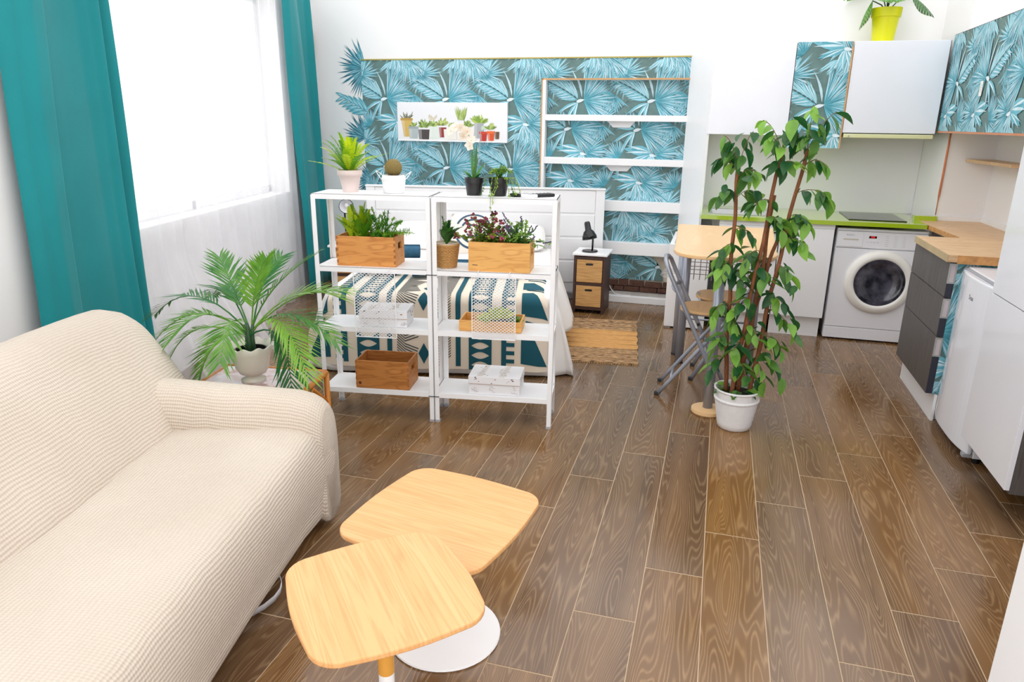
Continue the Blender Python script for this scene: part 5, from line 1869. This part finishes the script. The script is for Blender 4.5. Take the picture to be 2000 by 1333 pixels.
ob('door_catch', MB().box(.525, .55, -.03, -.012, .40, .52), APPL, door, bevel=.006)
for x in (.04, .55):
    ob('foot', MB().lathe([(.02, 0), (.02, .014)], 14, (x, .05, 0)), DARK, t)
    ob('foot', MB().lathe([(.02, 0), (.02, .014)], 14, (x, .5, 0)), DARK, t)

# ---- oak worktop in the corner, on a white base
t = thing('corner_worktop', 'pale oak worktop in the corner between the lime worktop and the drawers', 'worktop', (0, 0, 0))
ob('slab', MB().prism([(1.40, 5.80), (1.47, 4.74), (1.838, 4.74), (1.838, 5.868), (1.535, 5.868), (1.53, 5.80)], .842, .872), OAKC, t)
ob('edge_band', MB().prism([(1.396, 5.80), (1.466, 4.74), (1.4705, 4.74), (1.4005, 5.80)], .842, .8725), EDGE, t)
ob('upstand', MB().box(1.54, 1.838, 5.858, 5.868, .872, .905).box(1.828, 1.838, 4.74, 5.858, .872, .905), WHITE, t)
o = ob('corner_cabinet', MB().box(1.52, 1.836, 4.78, 5.50, 0, .841), WHITE, bevel=.002); tag(o, 'white base cabinet in the corner under the oak worktop', 'cabinet')

# ---- dark drawer unit
t = thing('drawer_unit', 'charcoal drawer unit with steel grips and a palm-papered side', 'drawer unit', (0, 0, 0))
DX, DY0, DY1 = 1.17, 4.06, 4.765
body = ob('body', MB().box(DX + .02, 1.836, DY0 + .004, DY1, .15, .866), DKWD, t)
ob('toe_kick', MB().box(DX + .045, DX + .06, DY0 - .01, DY1, 0, .148), WHITE, t)
ob('toe_kick', MB().box(DX + .06, 1.83, DY0 + .02, DY0 + .035, 0, .148), WHITE, t)
for z0, z1 in ((.152, .468), (.472, .678), (.682, .862)):
    d = ob('drawer', MB().box(DX, DX + .019, DY0 - .0, DY1, z0, z1), DKWD, t, bevel=.001)
    ob('drawer_edge', MB().box(DX + .002, DX + .03, DY0 - .004, DY0 + .0, z0, z1 - .11), plain('blue-black edge', C(38, 40, 56), .4), d)
    mb = MB().box(DX - .002, DX + .034, DY0 - .008, DY0 - .003, z1 - .108, z1 - .10).box(DX - .002, DX + .034, DY0 - .008, DY0 - .003, z1 - .012, z1 - .004)
    mb.box(DX - .002, DX + .006, DY0 - .008, DY0 - .003, z1 - .1, z1 - .012).box(DX + .027, DX + .034, DY0 - .008, DY0 - .003, z1 - .1, z1 - .012)
    ob('grip_frame', mb, STEEL, d)
    ob('grip_recess', MB().box(DX + .004, DX + .03, DY0 - .0055, DY0 - .003, z1 - .1, z1 - .012), plain('grip recess', C(196, 186, 190), .4), d)
ob('side_paper', wallpaper([(DX + .034, 1.836, .15, .866)], (1.16, .50), lambda x, z, dd: (x, DY0 + .0035 - dd, z)), PAPER, t, label='palm-leaf paper on the side')
t = thing('oak_worktop', 'thick pale oak worktop on the charcoal drawer unit', 'worktop', (0, 0, 0))
ob('slab', MB().box(1.148, 1.80, 4.03, 4.70, .868, .905), OAKC, t, bevel=.001)
ob('edge_band', MB().box(1.144, 1.148, 4.03, 4.70, .868, .9045), plain('dusty oak edge', C(190, 168, 128), .5, var=.1), t)
ob('edge_band', MB().box(1.19, 1.80, 4.026, 4.03, .862, .905), EDGE, t)

# ---- small fridge
t = thing('fridge', 'small white fridge with a rounded door beside the charcoal drawers', 'fridge', (1.2, 3.51, 0))
ob('body', MB().box(.06, .60, .005, .535, .03, .835), APPL, t, bevel=.006)
pts = []
n = 14
for i in range(n + 1):
    y = .54 * i / n
    q = (y / .54 - .5) * 2
    pts.append((.002 + .03 * abs(q) ** 3, y))
pts = pts + [(.055, .54), (.055, 0)]
d = ob('door', MB().prism(pts, .05, .84), GLOSSW, t, bevel=.008, bseg=3)
ob('top_board', MB().box(.05, .60, .0, .54, .838, .85), APPL, t, bevel=.004)
ob('top_trim', MB().box(.03, .05, .01, .53, .842, .846), GREYP, t)
text_mesh('lettering', 'Svan', .034, Matrix.Translation((.0015, .26, .745)) @ Matrix.Rotation(-PI / 2, 4, 'Z') @ Matrix.Rotation(PI / 2, 4, 'X'), plain('silver lettering', C(120, 120, 128), .4), d)
for y in (.04, .5):
    ob('foot', MB().lathe([(.016, 0), (.016, .03)], 12, (.09, y, 0)), DARK, t)
    ob('foot', MB().lathe([(.016, 0), (.016, .03)], 12, (.54, y, 0)), DARK, t)
ob('hinge', MB().box(.02, .06, .005, .04, .035, .05), GREYP, t)

# ---- tall cabinet
t = thing('tall_cabinet', 'tall cabinet with white gloss doors and a dark carcass in front of the fridge', 'cabinet', (0, 0, 0))
ob('carcass', MB().box(1.21, 1.836, 2.95, 3.495, .14, 2.3), DKWD, t)
ob('door', MB().box(1.19, 1.209, 2.948, 3.497, .155, .832), GLOSSW, t, bevel=.0015)
ob('door', MB().box(1.19, 1.209, 2.948, 3.497, .836, 2.3), GLOSSW, t, bevel=.0015)
ob('toe_kick', MB().box(1.42, 1.82, 3.02, 3.47, 0, .14), DARK, t)

# ---- papered cabinet high on the right wall
t = thing('wall_cabinet', 'papered palm-leaf wall cabinet high on the right-hand wall', 'cabinet', (0, 0, 0), 0, 'kitchen wall cabinets')
ob('body', MB().box(1.47, 1.838, 3.6, 5.862, 1.49, 2.115), WHITE, t)
d = ob('door', MB().box(1.452, 1.469, 3.6, 5.86, 1.487, 2.118), OAKT, t)
ob('door_paper', wallpaper([(3.6, 5.86, 1.495, 2.118)], (5.02, 1.80), lambda x, z, dd: (1.4515 - dd, x, z)), PAPER, d, label='palm-leaf paper on the front')
ob('copper_edge', MB().box(1.446, 1.47, 3.6, 5.86, 1.483, 1.494), plain('copper edge', C(206, 132, 92), .4, var=.06), d)
ob('dark_top_edge', MB().box(1.45, 1.47, 3.6, 5.86, 2.118, 2.122), DARK, d)
ob('price_tag', MB().box(1.443, 1.4455, 5.06, 5.105, 1.70, 1.785), plain('white tag', C(240, 238, 232), .5), d, label='small white tag with a grey mark')
mb = MB()
for k in range(4):
    mb.box(1.4424, 1.443, 5.076, 5.088, 1.725 + k * .011, 1.731 + k * .011)
ob('tag_mark', mb, plain('tag grey', C(186, 190, 180), .6), d)
# copper strip on the corner of the boxed column
pts = [(1.533, 5.867, .91), (1.5315, 5.866, 1.0), (1.5325, 5.865, 1.06), (1.534, 5.866, 1.2), (1.533, 5.865, 1.35), (1.534, 5.866, 1.48)]
o = ob('copper_pipe', MB().tube(pts, [.003, .003, .0075, .0075, .007, .006], 8), plain('copper', C(206, 122, 82), .35, metal=.3, var=.1), smooth=True)
tag(o, 'thin copper pipe running down the corner of the boxed wall', 'pipe')
# corner shelf
t = thing('corner_shelf', 'small pale wooden shelf in the corner above the oak worktop', 'shelf', (0, 0, 0))
ob('board', MB().prism([(1.66, 5.866), (1.70, 5.12), (1.838, 5.12), (1.838, 5.866)], 1.288, 1.308), OAKC, t, bevel=.001)
ob('bracket', MB().box(1.80, 1.838, 5.4, 5.42, 1.25, 1.288), WHITE, t)

# ================================================================== BAR TABLE
BEECH = wood('smooth beech', C(226, 184, 132), C(236, 198, 150), C(210, 164, 112), stretch=(6, 1.2, 4), scale=1.6, rough=.3, rings=4, line=.2)[0]
t = thing('bar_table', 'beech bar table with a rounded end on thick silver legs behind the ficus', 'table', (0, 0, 0))
TX0, TX1, TY1, TYn = -.235, .36, 4.86, 3.95
pts = [(TX1, TY1), (TX0, TY1), (TX0 + .035, TYn + .02)]
cxm, rx = (TX0 + TX1) / 2, (TX1 - TX0) / 2 - .03
for k in range(1, 12):
    a = PI + PI * k / 12
    pts.append((cxm + rx * math.copysign(abs(math.cos(a)) ** .55, math.cos(a)), TYn + .275 * -abs(math.sin(a)) ** .75))
pts.append((TX1 - .035, TYn + .02))
ob('table_top', MB().prism(pts, .864, .886), BEECH, t, bevel=.006, bseg=3)
for x, y, base in ((.052, 3.80, True), (-.185, 4.80, False), (-.15, 4.62, False), (.30, 4.80, False), (.28, 4.62, False)):
    ob('leg', MB().tube([(x, y, .03 if base else 0), (x, y, .45), (x, y, .864)], .026, 16), SILVER, t, smooth=True)
    if base:
        ob('foot_disc', MB().lathe([(.082, 0), (.088, .008), (.086, .024), (.03, .03)], 36, (x, y, 0)), BEECH, t)
    else:
        ob('foot_cap', MB().lathe([(.027, 0), (.027, .012)], 14, (x, y, 0)), RUBBER, t)
for y, zs in ((4.80, (.80, .68, .26)), (4.62, (.82, .72))):
    for z in zs:
        ob('cross_rod', MB().tube([(-.17, y, z), (.29, y, z)], .007, 8), SILVER, t, smooth=True)
mb = MB()
for k in range(12):
    x = -.14 + k * .037
    mb.tube([(x, 4.64, .70), (x, 4.66, .56), (x, 4.78, .56), (x, 4.79, .70)], .0022, 5)
for z in (.70, .65, .60):
    mb.tube([(-.14, 4.64, z), (.267, 4.64, z)], .0022, 5)
    mb.tube([(-.14, 4.79, z), (.267, 4.79, z)], .0022, 5)
ob('wire_basket', mb, CHROME, t)
mb = MB()
for k in range(4):
    y = 4.62 + k * .045
    mb.tube([(-.2, y, .60), (-.29, y, .60), (-.31, y, .585), (-.29, y, .57), (-.255, y, .575)], .0024, 5)
mb.tube([(-.2, 4.62, .60), (-.2, 4.755, .60)], .0024, 5)
ob('wire_hooks', mb, CHROME, t)

# ---- folding bar chairs: silver tubes and round wooden seats
SEATW = wood('beech seat', C(206, 164, 112), C(220, 180, 130), C(186, 142, 92), stretch=(6, 1.2, 4), scale=1.6, rough=.4, rings=5, line=.3)[0]
def chair(loc, rz, label):
    t = thing('folding_chair', label, 'chair', loc, rz, 'silver folding chairs at the bar table')
    hw = .14
    # back frame: an arched loop leaning back, running down to the front feet
    def line(a, b2, n=6):
        return [tuple(Vector(a).lerp(Vector(b2), i / n)) for i in range(n + 1)]
    topz = .80
    left = line((.15, -hw, .0), (-.205, -hw, .72))
    arch = [(-.225, -hw * .92, .765), (-.24, -hw * .6, .79), (-.246, 0, .802), (-.24, hw * .6, .79), (-.225, hw * .92, .765)]
    right = line((-.205, hw, .72), (.15, hw, .0))
    ob('back_frame', MB().tube(left + arch + right, .0125, 10), SILVER, t, smooth=True)
    hw2 = .118
    pts = line((-.235, -hw2, 0), (.13, -hw2, .50)) + [(.15, 0, .518)] + line((.13, hw2, .50), (-.235, hw2, 0))
    ob('rear_leg_frame', MB().tube(pts, .0115, 10), SILVER, t, smooth=True)
    n = 28
    pts = []
    for k in range(n):
        a = 2 * PI * k / n
        pts.append((.01 + .155 * math.copysign(abs(math.cos(a)) ** .8, math.cos(a)), .145 * math.copysign(abs(math.sin(a)) ** .8, math.sin(a))))
    ob('seat', MB().prism(pts, .505, .522), SEATW, t, bevel=.005, bseg=3)
    ob('back_bar', MB().tube([(-.16, -hw, .625), (-.185, -.07, .63), (-.195, 0, .632), (-.185, .07, .63), (-.16, hw, .625)], .0105, 8), SILVER, t, smooth=True)
    ob('foot_bar', MB().tube([(.075, -hw, .155), (.075, hw, .155)], .009, 8), SILVER, t, smooth=True)
    ob('foot_bar', MB().tube([(-.16, -hw2, .105), (-.16, hw2, .105)], .009, 8), SILVER, t, smooth=True)
    for s in (-1, 1):
        ob('pivot_bolt', MB().lathe([(.009, -.012), (.009, .012)], 12, (-.036, s * .129, .38 - .0), M=RX), DARK, t)
        ob('seat_rail', MB().tube([(-.1, s * .105, .498), (.12, s * .105, .498)], .008, 8), SILVER, t, smooth=True)
        for x, y in ((.15, s * hw), (-.235, s * hw2)):
            ob('foot_tip', MB().lathe([(.0145, 0), (.0145, .02)], 10, (x, y, 0)), RUBBER, t)
    return t
chair((-.005, 4.10, 0), 0.0, 'silver folding chair with a beech seat on the left side of the bar table')
chair((.09, 4.44, 0), PI, 'silver folding chair with a beech seat on the far side of the bar table')

# ================================================================== FICUS
FIC = leafmat('ficus green', C(34, 92, 46), C(136, 188, 70), .4, .35)
STEMB = wood('red-brown cane', C(120, 70, 40), C(150, 92, 56), C(92, 50, 28), stretch=(8, 8, 3), scale=4, rough=.7, rings=4, line=.3)[0]
FX, FY = .19, 3.64
t = thing('ficus_tree', 'tall artificial ficus with brown canes in a white woven pot', 'potted plant', (FX, FY, 0))
def weave(r, z, a):
    return r + .0016 * math.cos(36 * a) * math.cos(z * 420), z
prof = [(.072, .0), (.082, .006), (.088, .03)] + [(.088 + .021 * i / 22, .03 + .125 * i / 22) for i in range(1, 23)] + [(.113, .158), (.114, .166), (.109, .169)] + [(.109 + .004 * i / 8, .169 + .04 * i / 8) for i in range(1, 9)] + [(.118, .212), (.117, .22), (.108, .22), (.104, .18), (.0005, .178)]
ob('pot', MB().lathe(prof, 108, closed=True, wav=weave), plain('white woven plastic', C(240, 240, 242), .45, var=.03, scale=30, bump=.25, bscale=160), t, smooth=True)
ob('soil', MB().lathe([(.0005, .19), (.104, .186)], 24, closed=True), SOIL, t)
canes = [((-.06, -.03, .18), (-.10, -.02, .80), (-.11, .0, 1.33)), ((-.035, -.055, .18), (.0, -.05, .62), (.075, -.03, 1.40)), ((.0, .0, .18), (.05, .0, .7), (.065, .02, 1.20)), ((.06, -.02, .18), (.09, -.02, .7), (.185, -.01, 1.41)), ((-.02, .03, .18), (.06, .03, .8), (.12, .04, 1.05))]
for k, (a, b2, c) in enumerate(canes):
    pts = [tuple(bez(Vector(a), Vector(b2), Vector(c), i / 14) + Vector((.004 * math.sin(i * 1.3 + k), .004 * math.cos(i), 0))) for i in range(15)]
    ob('cane', MB().tube(pts, [.0115 - .003 * i / 14 for i in range(15)], 9), STEMB, t, smooth=True)
TWIG = plain('brown twig', C(122, 96, 66), .8)
leafmeshes = []
for v in range(5):
    mb = MB()
    n = 6
    vs = []
    rgv = random.Random(v)
    ln = .086; wv = .0185 + .002 * (v % 3)
    cv_ = rgv.uniform(.1, .3); fold = rgv.uniform(.2, .5)
    for i in range(n + 1):
        q = i / n
        ww = wv * (math.sin(PI * q ** .85) ** .9 if 0 < q < 1 else 0) + .0003
        z = -cv_ * ln * q * q
        sway = .006 * math.sin(q * 3 + v)
        vs += [(ln * q, -ww + sway, z + fold * ww), (ln * q, sway, z), (ln * q, ww + sway, z + fold * ww)]
    fs = []
    for i in range(n):
        fs += [(3 * i, 3 * i + 1, 3 * i + 4, 3 * i + 3), (3 * i + 1, 3 * i + 2, 3 * i + 5, 3 * i + 4)]
    mb.add(vs, fs)
    me = mesh(mb, 'leaf', True)
    me.materials.append(FIC)
    leafmeshes.append(me)
rg = random.Random(77)
nleaf = 0
FOL = MB()
def twig(p, e, nl, extra=3):
    global nleaf
    p, e = Vector(p), Vector(e)
    c = (p + e) / 2 + Vector((0, 0, .06))
    pts = [tuple(bez(p, c, e, i / 6)) for i in range(7)]
    ob('twig', MB().tube(pts, .0018, 5), TWIG, t)
    for i in range(nl):
        q = .12 + .88 * (i + .5) / nl
        b0 = bez(p, c, e, q)
        d = (bez(p, c, e, min(1, q + .02)) - bez(p, c, e, q - .02)).normalized()
        az = math.atan2(d.y, d.x) + (1 if i % 2 else -1) * rg.uniform(.4, 1.2)
        pitch = rg.uniform(.2, 1.3)
        o = ob('leaf', leafmeshes[nleaf % 5], None, t)
        o.location = b0
        o.rotation_euler = Euler((rg.uniform(-.6, .6), pitch, az), 'XYZ')
        s = rg.uniform(.75, 1.25)
        o.scale = (s, s, s)
        nleaf += 1
    for i in range(extra):
        q = rg.uniform(0, .8)
        b0 = bez(p, c, e, q) + Vector((rg.uniform(-.03, .03), rg.uniform(-.01, .04), rg.uniform(-.03, .03)))
        M = Matrix.Translation(b0) @ Euler((rg.uniform(-.8, .8), rg.uniform(.1, 1.3), rg.uniform(0, 6.28)), 'XYZ').to_matrix().to_4x4() @ Matrix.Scale(rg.uniform(.7, 1.2), 4)
        me = leafmeshes[rg.randrange(5)]
        FOL.add([M @ v.co for v in me.vertices], [tuple(f.vertices) for f in me.polygons])
def at(k, q):
    a, b2, c = canes[k]
    return bez(Vector(a), Vector(b2), Vector(c), q)
# (cane, position along it, reach dx, dy, dz, leaves)
TW = [(0, 1.0, -.08, -.03, .14, 6), (0, 1.0, .05, -.03, .16, 5), (0, .97, -.10, .02, .06, 6), (0, .95, .09, -.04, .02, 6), (0, .88, -.09, -.03, -.03, 5), (0, .86, .1, .03, .02, 6), (0, .72, .09, -.05, -.03, 7), (0, .66, -.07, -.05, -.08, 7), (0, .58, -.06, -.06, -.06, 8), (0, .56, .07, -.05, -.1, 7), (0, .4, -.08, -.06, -.06, 8), (0, .36, .05, -.06, -.1, 7), (0, .27, -.05, -.06, -.08, 5), (0, .17, -.08, -.05, -.08, 4),
      (1, 1.0, -.10, -.03, .14, 6), (1, 1.0, .03, -.03, .16, 6), (1, .98, -.05, -.04, .09, 6), (1, .95, .07, -.05, .02, 7), (1, .85, -.09, -.05, -.04, 7), (1, .8, .07, -.05, -.06, 7), (1, .68, -.08, -.05, -.06, 7), (1, .62, .06, -.06, -.06, 6), (1, .5, -.07, -.05, -.08, 6), (1, .38, .07, -.06, -.06, 6), (1, .3, -.04, -.07, -.06, 6), (1, .2, .05, -.07, -.06, 5),
      (3, 1.0, .10, -.03, .17, 6), (3, 1.0, .0, -.02, .2, 6), (3, .98, -.08, -.02, .12, 6), (3, .95, .10, -.04, .0, 7), (3, .86, .15, -.03, -.02, 8), (3, .78, .08, -.06, -.04, 8), (3, .7, .10, -.04, -.06, 7), (3, .6, .07, -.05, -.10, 6), (3, .46, .07, -.05, -.03, 6), (3, .42, .14, -.04, -.12, 7), (3, .3, .1, -.05, -.06, 7), (3, .22, .12, -.03, -.12, 7), (3, .18, .05, -.06, -.1, 5), (2, .85, .07, .03, .0, 6), (2, .6, -.05, .04, .0, 5), (4, .9, .06, .03, .05, 6), (4, .7, -.06, .03, .02, 5)]
for (k, q, dx, dy, dz, nl) in TW:
    p = at(k, q)
    twig(p, p + Vector((dx, dy, dz)), nl)
o = ob('foliage', FOL, FIC, t, smooth=True)
o['kind'] = 'stuff'
for k in range(14):          # loose leaves covering the soil
    a = k * 2.4
    o = ob('leaf', leafmeshes[k % 5], None, t)
    o.location = (.05 * math.cos(a), .05 * math.sin(a), .205 + .012 * rg.random())
    o.rotation_euler = (rg.uniform(-.3, .3), rg.uniform(-.25, .1), a + rg.uniform(-.8, .8))
    nleaf += 1

# thin white cable lying over the bricks under the niche shelves
o = ob('power_cable', MB().tube([(-.90, 6.215, .21), (-.87, 6.205, .17), (-.84, 6.195, .11), (-.80, 6.17, .075), (-.74, 6.165, .066), (-.66, 6.175, .066)], .0035, 6), WHITE, smooth=True)
tag(o, 'thin white cable lying over the bricks right of the nightstand', 'cable')
